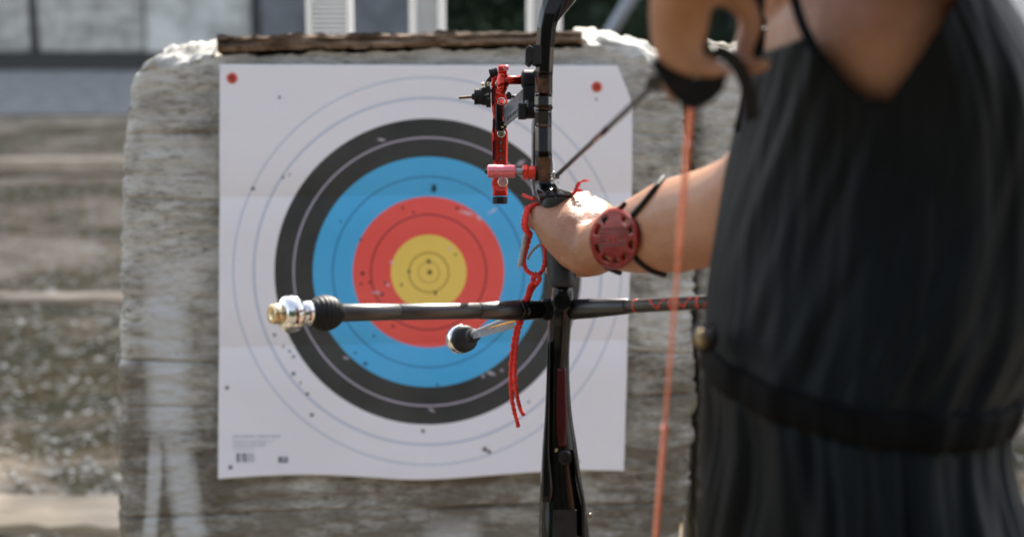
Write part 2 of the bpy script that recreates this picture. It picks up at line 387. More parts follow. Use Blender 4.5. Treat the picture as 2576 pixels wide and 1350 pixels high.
# ------------------------------------------------------------------ white posts and louvred panel behind the target
M_white = worn('white_paint', (.78, .79, .8), (.86, .86, .86), .35, 0, 8)
def upright(name, px0, px1, Y, label, cat, slats=False):
    a = atY(px0, 60, Y); b = atY(px1, 60, Y); cx = (a.x + b.x) / 2; hw = (b.x - a.x) / 2
    t = thing(name, (cx, Y, 0), label, cat)
    if slats:
        s = MB()
        for sx in (-1, 1): s.box((cx + sx * (hw - .006), Y, 1.1), Vector((.006, 0, 0)), Vector((0, .02, 0)), Vector((0, 0, 1.1)))
        s.build('frame', M_white, t, bevel=.003)
        s = MB()
        for k in range(200): s.box((cx, Y, .04 + k * .0106), Vector((hw - .012, 0, 0)), Vector((0, .010, -.004)), Vector((0, .0015, .0025)))
        s.build('slats', M_white, t)
        s = MB(); s.box((cx, Y + .028, 1.1), Vector((hw, 0, 0)), Vector((0, .006, 0)), Vector((0, 0, 1.09))); s.build('backing', M_white, t)
    else:
        s = MB(); s.box((cx, Y, 1.1), Vector((hw - .008, 0, 0)), Vector((0, .006, 0)), Vector((0, 0, 1.1))); s.build('web', M_slate2, t)
        for sx in (-1, 1):
            s = MB(); s.box((cx + sx * (hw - .006), Y - .01, 1.1), Vector((.008, 0, 0)), Vector((0, .03, 0)), Vector((0, 0, 1.1))); s.build('flange', M_white, t, bevel=.003)
    return t
M_slate2 = worn('pale_blue_grey_paint', (.42, .44, .48), (.55, .57, .6), .5, 0, 8)
upright('louvred_panel', 772, 886, 3.7, 'narrow white louvred panel standing behind the left half of the bark plank', 'panel', True)
upright('steel_post', 1034, 1118, 3.7, 'white channel post behind the middle of the bark plank', 'post')
upright('steel_post', 1326, 1410, 3.7, 'white channel post behind the right end of the plank, beside the bow', 'post')
s = MB(); p0 = gnd(1500, 400); p0 = atY(1440, 240, 9.2); p1 = atY(1640, -90, 9.0); dd = p1 - p0
s.tube([p0 - dd * 1.55, p1 + dd], .038); tag(s.build('leaning_pole', M_slate, loc=p0), 'grey metal pole leaning to the right in front of the dark hedge', 'pole')
# white wall at the right
s = MB(); s.box((3.0, 5.6, 1.3), Vector((1.35, 0, 0)), Vector((0, .1, 0)), Vector((0, 0, 1.3)))
tag(s.build('rendered_wall', M_white, bevel=.01, loc=Vector((3.0, 5.6, 0))), 'bright white wall at the far right edge beyond the archer', 'wall')

# ------------------------------------------------------------------ straw/foam buttress
def nz(x, y, z=0): return noise.noise(Vector((x, y, z)))
def foam_material(name, streak):
    q = NM(name)
    wv = q.mapping((1.0, 1.0, 3.4)); n1 = q.noise(14, 8, .72, vec=wv, dist=.25)
    wv2 = q.mapping((1, 1, 4.2), (3, 1, 2)); n2 = q.noise(44, 5, .7, vec=wv2); n3 = q.noise(3.2, 4, .55); n5 = q.noise(7, 5, .65, vec=q.mapping((1, 1, 1.8), (2, 5, 4)))
    sx = q.sep(); X, Z = sx[0], sx[2]
    low = q.math('ADD', q.math('MULTIPLY', q.math('SUBTRACT', .10, Z), .9, True), q.math('MULTIPLY', q.math('MULTIPLY', q.math('SUBTRACT', tl(430, 905)[1], Z), 60, True), .38))          # browner and dirtier lower down
    pale = q.ramp(n3, [(.3, (.45, .44, .41)), (.7, (.64, .63, .59))])
    dirt = q.ramp(n3, [(.3, (.15, .13, .10)), (.7, (.25, .225, .19))])
    msk = q.math('ADD', q.math('ADD', q.math('MULTIPLY', low, .9), .16), q.math('ADD', q.math('MULTIPLY', q.math('SUBTRACT', n1, .5), 3.2), q.math('MULTIPLY', q.math('SUBTRACT', n5, .5), 3.0)), True)
    st = None
    for (x0, z0, w_, slope, ztop, zbot) in streak:
        xx = q.math('SUBTRACT', X, q.math('ADD', q.math('MULTIPLY', q.math('SUBTRACT', Z, z0), slope), x0))
        xx = q.math('ADD', xx, q.math('MULTIPLY', q.math('SUBTRACT', q.noise(7, 3), .5), .03))
        g_ = q.math('SUBTRACT', 1.6, q.math('MULTIPLY', q.math('ABSOLUTE', xx), 1.6 / w_), True)
        g_ = q.math('MULTIPLY', g_, q.math('MULTIPLY', q.math('MULTIPLY', q.math('SUBTRACT', ztop, Z), 14, True), q.math('MULTIPLY', q.math('SUBTRACT', Z, zbot), 30, True)))
        st = g_ if st is None else q.math('MAXIMUM', st, g_)
    if st is not None: msk = q.math('MULTIPLY', msk, q.math('SUBTRACT', 1, q.math('MULTIPLY', st, .85)), True)
    col = q.mix(msk, pale, dirt)
    col = q.mix(q.math('MULTIPLY', q.math('MULTIPLY', q.math('SUBTRACT', n2, .515), 8, True), q.math('MULTIPLY', q.math('SUBTRACT', q.noise(5, 3), .40), 5, True)), col, (.09, .082, .06))
    if st is not None: col = q.mix(q.math('MULTIPLY', st, .85), col, (.56, .57, .57))
    n4 = q.noise(30, 2, .5, vec=q.mapping((1, 1, 2.2), (7, 7, 1)))
    col = q.mix(q.ramp(n4, [(.695, (0, 0, 0)), (.76, (.8, .8, .8))]), col, (.05, .052, .045))
    q.set(col, .95, 0, .15); q.bump(q.math('ADD', n1, q.math('MULTIPLY', n2, .5)), .6, .008)
    return q.m
def tloc(px, py): return tl(px, py)
PXL, PXR = tl(549, 131)[0], tl(1462, 108)[0]
def buttress(name, Ltab, Rtab, Ttab, zb, thick, mat, label, ns, nr, seed, mw=TM, seams=()):
    """front grid, rounded ragged top, back; Ltab/Rtab: (z, x), Ttab: (x, z of the front's top edge)"""
    vs = []; prof = [('f', i / nr) for i in range(nr + 1)] + [('t', i / 14) for i in range(1, 15)] + [('b', i / 6) for i in range(1, 7)]
    for kind, v in prof:
        for i in range(ns + 1):
            u = i / ns
            zt0 = None
            x = 0
            z = 0
            for it in range(2):
                rise = .004 if PXL - .004 < x < PXR + .004 else .034
                zt = lerp(Ttab, x)[0] + .006 * nz(x * 30, seed) + .004 * nz(x * 90, seed + 1)
                if kind == 'f': z = zb + (zt - zb) * v
                elif kind == 't': z = zt + rise * math.sin(v * math.pi / 2) * (1 + .5 * nz(x * 22, v * 3, seed))
                else: z = zt + rise - (zt + rise - zb) * v
                l = lerp(Ltab, z)[0] + .004 * nz(z * 30, seed + 2) + .003 * nz(z * 120, seed + 3); r = lerp(Rtab, z)[0] + .010 * nz(z * 35, seed + 4) + .005 * nz(z * 120, seed + 5)
                x = l + (r - l) * u
            if kind == 'f':
                y = .006 * nz(x * 1.2, z * 4, seed) + .0028 * nz(x * 4, z * 40, seed) + .0026 * nz(x * 20, z * 70, seed) + .0018 * nz(x * 70, z * 120, seed)
                for sz in seams:
                    zz = sz + .012 * nz(x * 4, sz * 9, seed); dz = abs(z - zz)
                    if dz < .004: y += (.015 if sz < -.1 else .007) * (1 - dz / .004) * (.3 + abs(nz(x * 7, sz * 5, 3)) * 1.6)
                e = min(u, 1 - u) * (r - l)
                if e < .02: y += (.02 - e) ** 2 / .02 * 1.2
            elif kind == 't':
                y = thick * (1 - math.cos(v * math.pi / 2)) + .008 * nz(x * 25, v * 6, seed + 7) + .004 * nz(x * 80, v * 16, seed)
                z += (0 if rise < .01 else 1) * .010 * nz(x * 14, v * 5, seed + 9) + (0 if rise < .01 else 1) * .007 * nz(x * 55, v * 10, seed + 2)
            else: y = thick
            vs.append(TMl(mw, x, y, z))
    n = ns + 1; rows = len(prof)
    fs = [(j * n + i, j * n + i + 1, (j + 1) * n + i + 1, (j + 1) * n + i) for j in range(rows - 1) for i in range(ns)]
    # side walls: join the first/last column front to back
    s = MB(); s.add(vs, fs, True)
    for col_ in (0, ns):
        for k in range(6):
            pass
    # sides as strips between matching heights
    for col_ in (0, ns):
        m0 = len(s.v); rr = nr // 2
        st_ = []
        for j in range(rr + 1):
            a = vs[int(j * nr / rr) * n + col_]; la = mw.inverted() @ a
            for k in range(5):
                t = k / 4; st_.append(mw @ Vector((la.x + .006 * nz(la.z * 70, t * 9, seed) * (1 if 0 < k < 4 else 0), la.y + (thick - la.y) * t, la.z)))
        s.add(st_, [(j * 5 + k, j * 5 + k + 1, (j + 1) * 5 + k + 1, (j + 1) * 5 + k) for j in range(rr) for k in range(4)], True)
    o = s.build(name, mat, mat_world=mw)
    return o
def TMl(mw, x, y, z): return mw @ Vector((x, y, z))
def zt_(px, py): return tl(px, py)
BL = sorted([(tl(px, py)[1], tl(px, py)[0]) for px, py in ((293, 1700), (293, 1350), (294, 1100), (296, 900), (298, 700), (302, 560), (304, 440), (311, 330), (318, 260), (324, 205), (350, 168), (400, 130))])
BR = sorted([(tl(px, py)[1], tl(px, py)[0]) for px, py in ((1720, 1700), (1722, 1350), (1735, 1200), (1752, 1050), (1756, 900), (1750, 700), (1742, 500), (1735, 350), (1730, 250), (1725, 120))])
BT = sorted([tl(px, py) for px, py in ((280, 225), (324, 218), (355, 205), (400, 178), (470, 165), (540, 150), (600, 138), (1000, 130), (1440, 120), (1530, 118), (1600, 138), (1660, 158), (1760, 190))])
seams = [tl(430, y)[1] for y in (350, 505, 912, 1024, 1296)]
streaks = [(*tl(425, 1000), .040, .0, tl(400, 640)[1], tl(400, 1110)[1]), (*tl(455, 1200), .027, -.13, tl(400, 1040)[1], -9), (*tl(388, 1200), .013, .08, tl(400, 1050)[1], -9), (*tl(1140, 1350), .05, .0, tl(1140, 1290)[1], -9)]
but = thing('target_buttress', TM.translation, 'weathered grey layered archery buttress behind the paper target face', 'archery buttress', mw=TM)
bo = buttress('foam_block', BL, BR, BT, -.78, .15, foam_material('weathered_foam', streaks), '', 520, 560, 1.3, seams=seams)
bo.parent = but; bo.matrix_world = TM
BR2 = sorted([(tl(px, py)[1], tl(px, py)[0]) for px, py in ((2330, 1700), (2330, 1000), (2320, 100))])
BL2 = sorted([(tl(px, py)[1], tl(px, py)[0]) for px, py in ((1762, 1700), (1765, 1350), (1772, 1150), (1775, 900), (1770, 700), (1762, 500), (1755, 300), (1750, 100))])
BT2 = sorted([tl(px, py) for px, py in ((1700, 150), (1800, 160), (2000, 150), (2350, 180))])
TM2 = TM @ Matrix.Translation((0, .03, 0))
but2 = thing('target_buttress', TM2.translation, 'narrow weathered grey buttress standing between the first one and the dress', 'archery buttress', mw=TM2)
b2 = buttress('foam_block', BL2, BR2, BT2, -.78, .15, foam_material('weathered_foam_darker', []), '', 160, 360, 5.1, mw=TM2, seams=[tl(430, y)[1] for y in (330, 470, 800, 960, 1110)])
b2.parent = but2; b2.matrix_world = TM2
# wooden feet carrying the two buttresses
for th, xs_ in ((but, (-.45, .3)), (but2, (.48, .7))):
    for x in xs_:
        s = MB(); p = TM @ Vector((x, .09, -.78)); s.prism([p + Vector((-.04, -.05, .03)), p + Vector((.04, -.05, .03)), p + Vector((.04, .05, .03)), p + Vector((-.04, .05, .03))], Vector((0, 0, -(p.z + .03))))
        s.build('foot', M_bark, th, bevel=.005)
# ------------------------------------------------------------------ bark plank on the buttress
q = NM('rough_brown_wood'); f = q.noise(14, 7, .7, vec=q.mapping((.45, 2.2, 3.2)), dist=.5); f2 = q.noise(70, 4, .6, vec=q.mapping((.35, 1, 1.5)))
cw = q.ramp(f, [(.38, (.03, .02, .014)), (.5, (.16, .105, .07)), (.62, (.40, .29, .21))]); cw = q.mix(q.ramp(f2, [(.4, (.6, .6, .6)), (.6, (0, 0, 0))]), cw, (.035, .022, .014))
q.set(cw, .9, 0, .2); q.bump(q.math('ADD', f, q.math('MULTIPLY', f2, .4)), 1, .012); M_plank = q.m
s = MB(); n = 240; xl, zl = tl(549, 131); xr, zr = tl(1462, 108); vs = []
ring = [(-.012, 0), (-.018, .25), (-.014, .5), (-.017, .75), (-.012, 1), (.03, 1.05), (.08, 1.0), (.13, .95), (.13, 0), (.06, -.05)]
_, zl1 = tl(549, 90); _, zr1 = tl(1462, 78)
for i in range(n + 1):
    t = i / n; x = xl + (xr - xl) * t; z0 = zl + (zr - zl) * t; z1 = zl1 + (zr1 - zl1) * t
    for k, (y, h) in enumerate(ring):
        e = .0045 * nz(x * 26, k * 1.7, 3) + .003 * nz(x * 90, k * 2.3, 5)
        top = .004 * nz(x * 60, 1, 8) + .0035 * nz(x * 17, 4, 8) if h > .9 else 0
        vs.append(TM @ Vector((x, y + e, z0 + (z1 - z0) * h + top + e * .6)))
rn = len(ring); s.add(vs, [(i * rn + k, i * rn + (k + 1) % rn, (i + 1) * rn + (k + 1) % rn, (i + 1) * rn + k) for i in range(n) for k in range(rn)] + [tuple(range(rn)), tuple(n * rn + k for k in reversed(range(rn)))])
PMW = TM @ Matrix.Translation((xl, 0, zl))
tag(s.build('bark_plank', M_plank, mat_world=PMW), 'rough dark brown plank lying along the top edge of the buttress', 'plank')
# torn pale sheets at the upper corners of the buttress
# ------------------------------------------------------------------ paper target face
PO = .017
def disp(x, z):
    y = -PO
    for (b0, a) in ((CR1, .0055), (CR2, .0055)):
        d = z - b0
        y += a * max(0, 1 - abs(d) / .07) ** 2.2 * (1 if d < 0 else .9)
    y += .0016 * nz(x * 5, z * 5, 2) + .0018 * nz(x * 2.2, z * 2.2, 9) + .0005 * nz(x * 24, z * 24, 4)
    y += .0012 * max(0, 1 - abs(x + .01) / .02)
    low = max(0, (-.20 - z)) ; y -= low * .05 * (.5 + .5 * math.sin(x * 14 + 1)) 
    return min(y, -.006)
CR1 = tl(700, 492, PO)[1]; CR2 = tl(700, 868, PO)[1]
XL0, ZT0 = tl(553, 162, PO); XL1, ZB0 = tl(549, 1203, PO); XR0, _ = tl(1590, 350, PO); XR1, ZB1 = tl(1569, 1186, PO); _, ZT1 = tl(1553, 166, PO)
cA = Vector(tl(1553, 166, PO)); cB = Vector(tl(1591, 262, PO))
s = MB(); N = 300; vs = []
for j in range(N + 1):
    v = j / N
    for i in range(N + 1):
        u = i / N
        zt = ZT0 + (ZT1 - ZT0) * u; zb = ZB0 + (ZB1 - ZB0) * u + .0035 * math.sin(u * 9) - .003 * math.exp(-((u - .48) / .12) ** 2)
        z = zb + (zt - zb) * v; xl_ = XL1 + (XL0 - XL1) * v; xr_ = XR1 + (XR0 - XR1) * min(1, v / .7)
        x = xl_ + (xr_ - xl_) * u
        # cut upper right corner
        if z > cB.y:
            lim = cB.x + (cA.x - cB.x) * (z - cB.y) / (cA.y - cB.y); 
            if x > lim - .02: x = lim - .02 + (x - (lim - .02)) * max(0.0, .02 / max(.021, xr_ - lim + .02))
        vs.append(TM @ Vector((x, disp(x, z), z)))
s.add(vs, [(j * (N + 1) + i, j * (N + 1) + i + 1, (j + 1) * (N + 1) + i + 1, (j + 1) * (N + 1) + i) for j in range(N) for i in range(N)], True)
q = NM('printed_target_paper'); sx = q.sep(); cmb = q.n('ShaderNodeCombineXYZ'); q.l(sx[0], cmb.inputs[0]); q.l(sx[2], cmb.inputs[2]); P2 = cmb.outputs[0]
ln = q.n('ShaderNodeVectorMath', operation='LENGTH'); 
wn = q.n('ShaderNodeVectorMath', operation='ADD'); wsc = q.n('ShaderNodeVectorMath', operation='SCALE'); wsc.inputs['Scale'].default_value = .0015
nn = q.n('ShaderNodeTexNoise'); nn.inputs['Scale'].default_value = 8; q.l(P2, nn.inputs['Vector']); q.l(nn.outputs['Color'], wsc.inputs[0]); q.l(P2, wn.inputs[0]); q.l(wsc.outputs[0], wn.inputs[1]); q.l(P2, ln.inputs[0])
SP = 48.0 / 1620
sr = q.math('DIVIDE', ln.outputs['Value'], SP * 12)
Yc = (.88, .63, .11); Rc = (.86, .085, .065); Bc = (.055, .43, .80); Kc = (.016, .019, .016); Wc = (.82, .81, .87)
Yl = (.50, .32, .05); Rl = (.36, .025, .03); Bl = (.02, .20, .45); Wl = (.52, .58, .70); Kl = (.42, .38, .48)
st = [(0, Yc)]
def line(s0, lc, bc, w_=.045): st.append(((s0 - w_) / 12, lc)); st.append(((s0 + w_) / 12, bc))
line(.5, Yl, Yc, .03); line(1, Yl, Yc); st.append((1.93 / 12, Rc)); line(2.96, Rl, Rc); st.append((3.9 / 12, Bc)); line(4.95, Bl, Bc)
st.append((5.98 / 12, Kc)); line(6.95, Kl, Kc, .055); st.append((7.93 / 12, Wc)); line(9.0, Wl, Wc, .05); line(10.05, Wl, Wc, .05)
col = q.ramp(sr, st, 'CONSTANT')
col = q.mix(.06, col, q.ramp(q.noise(6, 4), [(.3, (.35, .35, .4)), (.7, (.9, .88, .85))]))
scf = q.noise(45, 5, .7, vec=q.mapping((1, 1, 1.6))); col = q.mix(q.ramp(scf, [(.68, (0, 0, 0)), (.8, (.35, .35, .35))]), col, (.6, .57, .62))
wv3 = q.n('ShaderNodeTexNoise'); wv3.inputs['Scale'].default_value = 260; q.l(P2, wv3.inputs['Vector'])
wa = q.n('ShaderNodeVectorMath', operation='MULTIPLY_ADD'); q.l(wv3.outputs['Color'], wa.inputs[0]); wa.inputs[1].default_value = (.004, .0, .004); q.l(P2, wa.inputs[2])
holes = [(1091, 477, 9), (1150, 524, 5), (1013, 524, 4), (1040, 535, 4), (857, 557, 4), (636, 475, 6), (712, 447, 4), (728, 440, 3), (703, 245, 4), (1078, 658, 6), (1081, 684, 7), (1029, 683, 5), (1010, 716, 4), (1095, 737, 5),
         (912, 688, 6), (908, 714, 4), (960, 740, 6), (930, 710, 4), (970, 711, 4), (571, 975, 6), (580, 1174, 6), (785, 1043, 6), (690, 843, 5), (712, 872, 4), (738, 897, 5), (728, 884, 4), (738, 940, 6), (773, 990, 5), (755, 962, 4),
         (1064, 1083, 6), (1220, 1128, 8), (1230, 1134, 6), (1100, 967, 4), (893, 888, 4), (919, 915, 6), (988, 820, 4), (940, 845, 4), (907, 603, 4), (1146, 640, 4), (1092, 470, 8), (1455, 1160, 4), (1330, 1010, 4), (1500, 250, 4), (1420, 1040, 3)]
hm = None
for (px, py, r) in holes:
    x, z = tl(px, py, PO); dn = q.n('ShaderNodeVectorMath', operation='DISTANCE'); q.l(wa.outputs[0], dn.inputs[0]); dn.inputs[1].default_value = (x + .002, 0, z + .002)
    h = q.math('SUBTRACT', 1.5, q.math('DIVIDE', dn.outputs['Value'], r / 1620 * .75), True)
    hm = h if hm is None else q.math('MAXIMUM', hm, h)
tears = [(1175, 536, 22, 5, .25), (1205, 548, 10, 5, .9), (1235, 938, 14, 5, .4), (1215, 945, 5, 5, 0), (1262, 930, 5, 4, 0), (1085, 1030, 10, 4, .5), (975, 715, 8, 4, .6), (948, 736, 14, 4, .1), (985, 660, 6, 6, 0), (960, 352, 12, 4, .2), (1130, 625, 6, 5, 0), (1240, 530, 16, 4, -.5), (870, 900, 8, 4, .3), (1310, 410, 14, 6, -.5)]
tm_ = None
for (px, py, a, b, rot) in tears:
    x, z = tl(px, py, PO); mp_ = q.n('ShaderNodeMapping', vector_type='TEXTURE'); mp_.inputs['Location'].default_value = (x + .002, 0, z + .002); mp_.inputs['Rotation'].default_value = (0, rot, 0); mp_.inputs['Scale'].default_value = (a / 1620, 1, b / 1620)
    q.l(wa.outputs[0], mp_.inputs[0]); L_ = q.n('ShaderNodeVectorMath', operation='LENGTH'); q.l(mp_.outputs[0], L_.inputs[0])
    h = q.math('MULTIPLY', q.math('SUBTRACT', 1.2, L_.outputs['Value'], True), .75); tm_ = h if tm_ is None else q.math('MAXIMUM', tm_, h)
col = q.mix(tm_, col, (.66, .58, .68)); col = q.mix(hm, col, (.02, .03, .03))
q.set(col, .6, 0, .2); q.bump(q.math('SUBTRACT', q.noise(30, 4), hm), .35, .002); M_paper = q.m
o = s.build('paper', M_paper, mat_world=TM)
face = thing('paper_target', TM.translation, 'large square paper archery target with yellow, red, blue and black rings pinned to the buttress', 'archery target', mw=TM)
o.parent = face; o.matrix_world = TM
o.data.update()
sm = o.modifiers.new('thickness', 'SOLIDIFY'); sm.thickness = .0005
# print in the lower left corner
M_ink = worn('grey_ink', (.10, .12, .17), (.17, .19, .25), .6, 0, 60)
M_ink2 = worn('faint_ink', (.42, .45, .52), (.50, .53, .60), .6, 0, 60)
def inkquad(s, x0, y0, x1, y1):
    (a, b), (cc, d) = tl(x0, y0, PO), tl(x1, y1, PO)
    s.add([TM @ Vector((x, disp(x, z) - .0009, z)) for x, z in ((a, b), (cc, b), (cc, d), (a, d))], [(0, 1, 2, 3)])
s = MB(); random.seed(3)
for (x0, wd) in ((595, 3), (599, 4), (605, 1), (608, 2), (612, 5), (619, 3), (624, 1), (627, 2), (631, 1), (634, 2), (637, 1), (641, 1)): inkquad(s, x0, 1138, x0 + wd, 1161)
s.build('barcode', M_ink, face)
s = MB(); inkquad(s, 700, 1148, 711, 1157); inkquad(s, 700, 1158, 725, 1162); inkquad(s, 713, 1148, 725, 1150); inkquad(s, 713, 1152, 725, 1156); s.build('printed_stamp', M_ink, face)
s = MB()
for (y, x0, x1, h) in ((1094, 586, 706, 5), (1107, 586, 690, 2.5), (1113, 586, 672, 2.5), (1119, 586, 668, 2.5), (1127, 586, 640, 2.5)):
    x = x0
    while x < x1:
        wd = random.uniform(3, 14); inkquad(s, x, y, min(x + wd, x1), y + h); x += wd + 2.5
s.build('small_print', M_ink2, face)
# pins
M_pin = worn('red_plastic', (.50, .05, .03), (.66, .1, .06), .45, 0, 200); M_pin2 = worn('dark_centre', (.08, .02, .02), (.12, .03, .02), .6, 0, 200)
for (px, py, lab) in ((584, 197, 'round red pin in the upper left corner of the target paper'), (1501, 219, 'round red pin near the clipped upper right corner of the paper')):
    x, z = tl(px, py, PO); y = disp(x, z); mw = TM @ Matrix.Translation((x, y, z)); t = thing('target_pin', None, lab, 'pin', 'red pins holding the paper', mw=mw)
    s = MB(); s.lathe(TM @ Vector((x, y + .02, z)), TM @ Vector((x, y - .01, z)), [(0, .001), (.0185, .001), (.0186, .0085), (.021, .0082), (.0225, .006), (.0225, .0022), (.0215, .0022), (.0215, .0001)]); s.build('pin_head', M_pin, t)
    s = MB(); s.lathe(TM @ Vector((x, y + .02, z)), TM @ Vector((x, y - .01, z)), [(.0216, .0022), (.0235, .002), (.0238, .0005)]); s.build('pin_centre', M_pin2, t)

# ------------------------------------------------------------------ the bow
DB = 1.50
bow = thing('recurve_bow', c(1400, 600, DB), 'glossy black recurve bow held upright at full draw, with orange string and red sight', 'bow')
def loft_rect(s, secs, ch=.22):
    """secs: (py, xl, xr, dback, dfront): chamfered sections"""
    vs = []
    for (py, xl, xr, d0, d1) in secs:
        w_ = xr - xl; k = w_ * ch; kd = (d1 - d0) * ch * .6
        for (x, d) in ((xl + k, d0), (xr - k, d0), (xr, d0 + kd), (xr, d1 - kd), (xr - k, d1), (xl + k, d1), (xl, d1 - kd), (xl, d0 + kd)):
            vs.append(c(1288 + (x - 1288) * (d0 / d0), py, d))
    n = len(secs); fs = [(i * 8 + k, i * 8 + (k + 1) % 8, (i + 1) * 8 + (k + 1) % 8, (i + 1) * 8 + k) for i in range(n - 1) for k in range(8)] + [tuple(range(8)), tuple((n - 1) * 8 + k for k in reversed(range(8)))]
    return s.add(vs, fs)
def loft_round(s, secs, seg=28, p=.55, sub=7):
    """smooth loft through chamfer-less rounded sections (superellipse outline)"""
    Q = smooth_pts([Vector((a[0], a[1], a[2])) for a in secs], sub); Q2 = smooth_pts([Vector((a[3], a[4], 0)) for a in secs], sub); vs = []
    for q1, q2 in zip(Q, Q2):
        py, xl, xr = q1; d0, d1 = q2.x, q2.y; cx, hx, cd_, hd2 = (xl + xr) / 2, (xr - xl) / 2, (d0 + d1) / 2, (d1 - d0) / 2
        for k in range(seg):
            a = 2 * math.pi * k / seg; ca, sa = math.cos(a), math.sin(a); x = math.copysign(abs(ca) ** p, ca); y = math.copysign(abs(sa) ** p, sa)
            vs.append(c(cx + hx * x, py, cd_ + hd2 * y))
    n = len(Q); s.add(vs, [(i * seg + k, i * seg + (k + 1) % seg, (i + 1) * seg + (k + 1) % seg, (i + 1) * seg + k) for i in range(n - 1) for k in range(seg)], True)
    s.f += [tuple(range(seg)), tuple((n - 1) * seg + k for k in reversed(range(seg)))]; s.f[-2] = tuple(len(s.v) - n * seg + k for k in range(seg)); s.f[-1] = tuple(len(s.v) - seg + k for k in reversed(range(seg))); s.sm += [False, False]
    return s
s = MB()
loft_rect(s, [(-170, 1402, 1462, 1.475, 1.52), (-60, 1382, 1448, 1.47, 1.52), (0, 1366, 1432, 1.468, 1.52), (35, 1357, 1410, 1.466, 1.522), (70, 1351, 1399, 1.466, 1.523), (120, 1349, 1394, 1.468, 1.525), (183, 1347, 1391, 1.468, 1.525), (190, 1346, 1390, 1.474, 1.525),
    (236, 1346, 1390, 1.477, 1.525), (243, 1345, 1389, 1.468, 1.525), (266, 1345, 1389, 1.466, 1.525), (270, 1345, 1389, 1.474, 1.525), (276, 1345, 1389, 1.474, 1.525), (280, 1345, 1388, 1.469, 1.525), (312, 1345, 1388, 1.472, 1.525), (322, 1346, 1388, 1.464, 1.525), (382, 1346, 1388, 1.458, 1.525),
    (390, 1346, 1389, 1.470, 1.525), (440, 1346, 1391, 1.470, 1.525), (462, 1346, 1396, 1.468, 1.525), (474, 1347, 1404, 1.464, 1.525), (484, 1349, 1438, 1.455, 1.525), (490, 1352, 1444, 1.452, 1.52), (497, 1356, 1432, 1.452, 1.52), (520, 1362, 1415, 1.46, 1.52)])
s.build('riser', M_black, bow, bevel=.0009)
s = MB()
loft_rect(s, [(300, 1340, 1352, 1.50, 1.56), (315, 1337, 1352, 1.50, 1.56), (400, 1337, 1350, 1.50, 1.56), (455, 1333, 1352, 1.50, 1.56), (492, 1340, 1360, 1.50, 1.56)])
s.build('sight_window_plate', M_paleplate, bow, bevel=.0008)
s = MB(); s.prism([c(x, y, 1.498) for x, y in ((1342, 335), (1346, 330), (1347, 400), (1344, 425), (1341, 410))], FW * -.001); s.build('plate_slot', M_rubber, bow)
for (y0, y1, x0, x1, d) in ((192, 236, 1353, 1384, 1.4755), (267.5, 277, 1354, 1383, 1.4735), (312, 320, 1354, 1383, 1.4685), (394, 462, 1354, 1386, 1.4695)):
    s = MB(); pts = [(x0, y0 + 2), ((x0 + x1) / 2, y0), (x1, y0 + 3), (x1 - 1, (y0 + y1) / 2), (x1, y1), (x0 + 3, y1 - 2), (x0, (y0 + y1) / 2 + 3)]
    s.prism([c(x, y, d - .001) for x, y in pts], FW * .0016); s.build('skin_reflection', M_skinrefl, bow, bevel=.0005)  # thin plates coloured as the archer's skin reflected in the riser
# upper limb pocket flaring right at the top of the frame, limbs out of the frame
s = MB(); loft_round(s, [(-260, 1440, 1530, 1.46, 1.49), (-60, 1418, 1478, 1.468, 1.50), (-5, 1408, 1452, 1.468, 1.505), (22, 1402, 1432, 1.468, 1.508), (50, 1396, 1408, 1.468, 1.51), (58, 1394, 1402, 1.47, 1.505)]); s.build('limb_pocket', M_black, bow)
TIPU = c(1330, -1050, 1.30); TIPL = CAM + RT * .084 + UP * -.75 + FW * 1.4
NOCK = c(1742, 205, .905)
def limb(pts, name):
    s = MB(); vs = []; P = smooth_pts(pts, 6); n = len(P)
    for i, p in enumerate(P):
        w_ = .020 * (1 - .65 * i / n); h = .004 * (1 - .5 * i / n); t = (P[min(i + 1, n - 1)] - P[max(i - 1, 0)]).normalized(); nn_ = RT.cross(t).normalized()
        vs += [p + RT * w_ + nn_ * h, p - RT * w_ + nn_ * h, p - RT * w_ - nn_ * h, p + RT * w_ - nn_ * h]
    s.add(vs, [(i * 4 + k, i * 4 + (k + 1) % 4, (i + 1) * 4 + (k + 1) % 4, (i + 1) * 4 + k) for i in range(n - 1) for k in range(4)] + [(0, 1, 2, 3), (n * 4 - 1, n * 4 - 2, n * 4 - 3, n * 4 - 4)])
    return s.build(name, M_black, bow, bevel=.0008)
limb([c(1475, -220, 1.49), c(1460, -450, 1.49), c(1410, -750, 1.42), TIPU], 'upper_limb')
limb([c(1430, 1500, 1.50), c(1450, 1850, 1.53), TIPL.lerp(c(1470, 2200, 1.5), .5), TIPL], 'lower_limb')
# grip
s = MB(); loft_round(s, [(497, 1362, 1432, 1.45, 1.53), (520, 1360, 1420, 1.452, 1.53), (560, 1366, 1424, 1.456, 1.53), (620, 1372, 1440, 1.456, 1.53), (690, 1376, 1449, 1.452, 1.53), (715, 1382, 1449, 1.452, 1.525), (722, 1388, 1444, 1.455, 1.52)]); s.build('grip', M_grip, bow, bevel=.003)
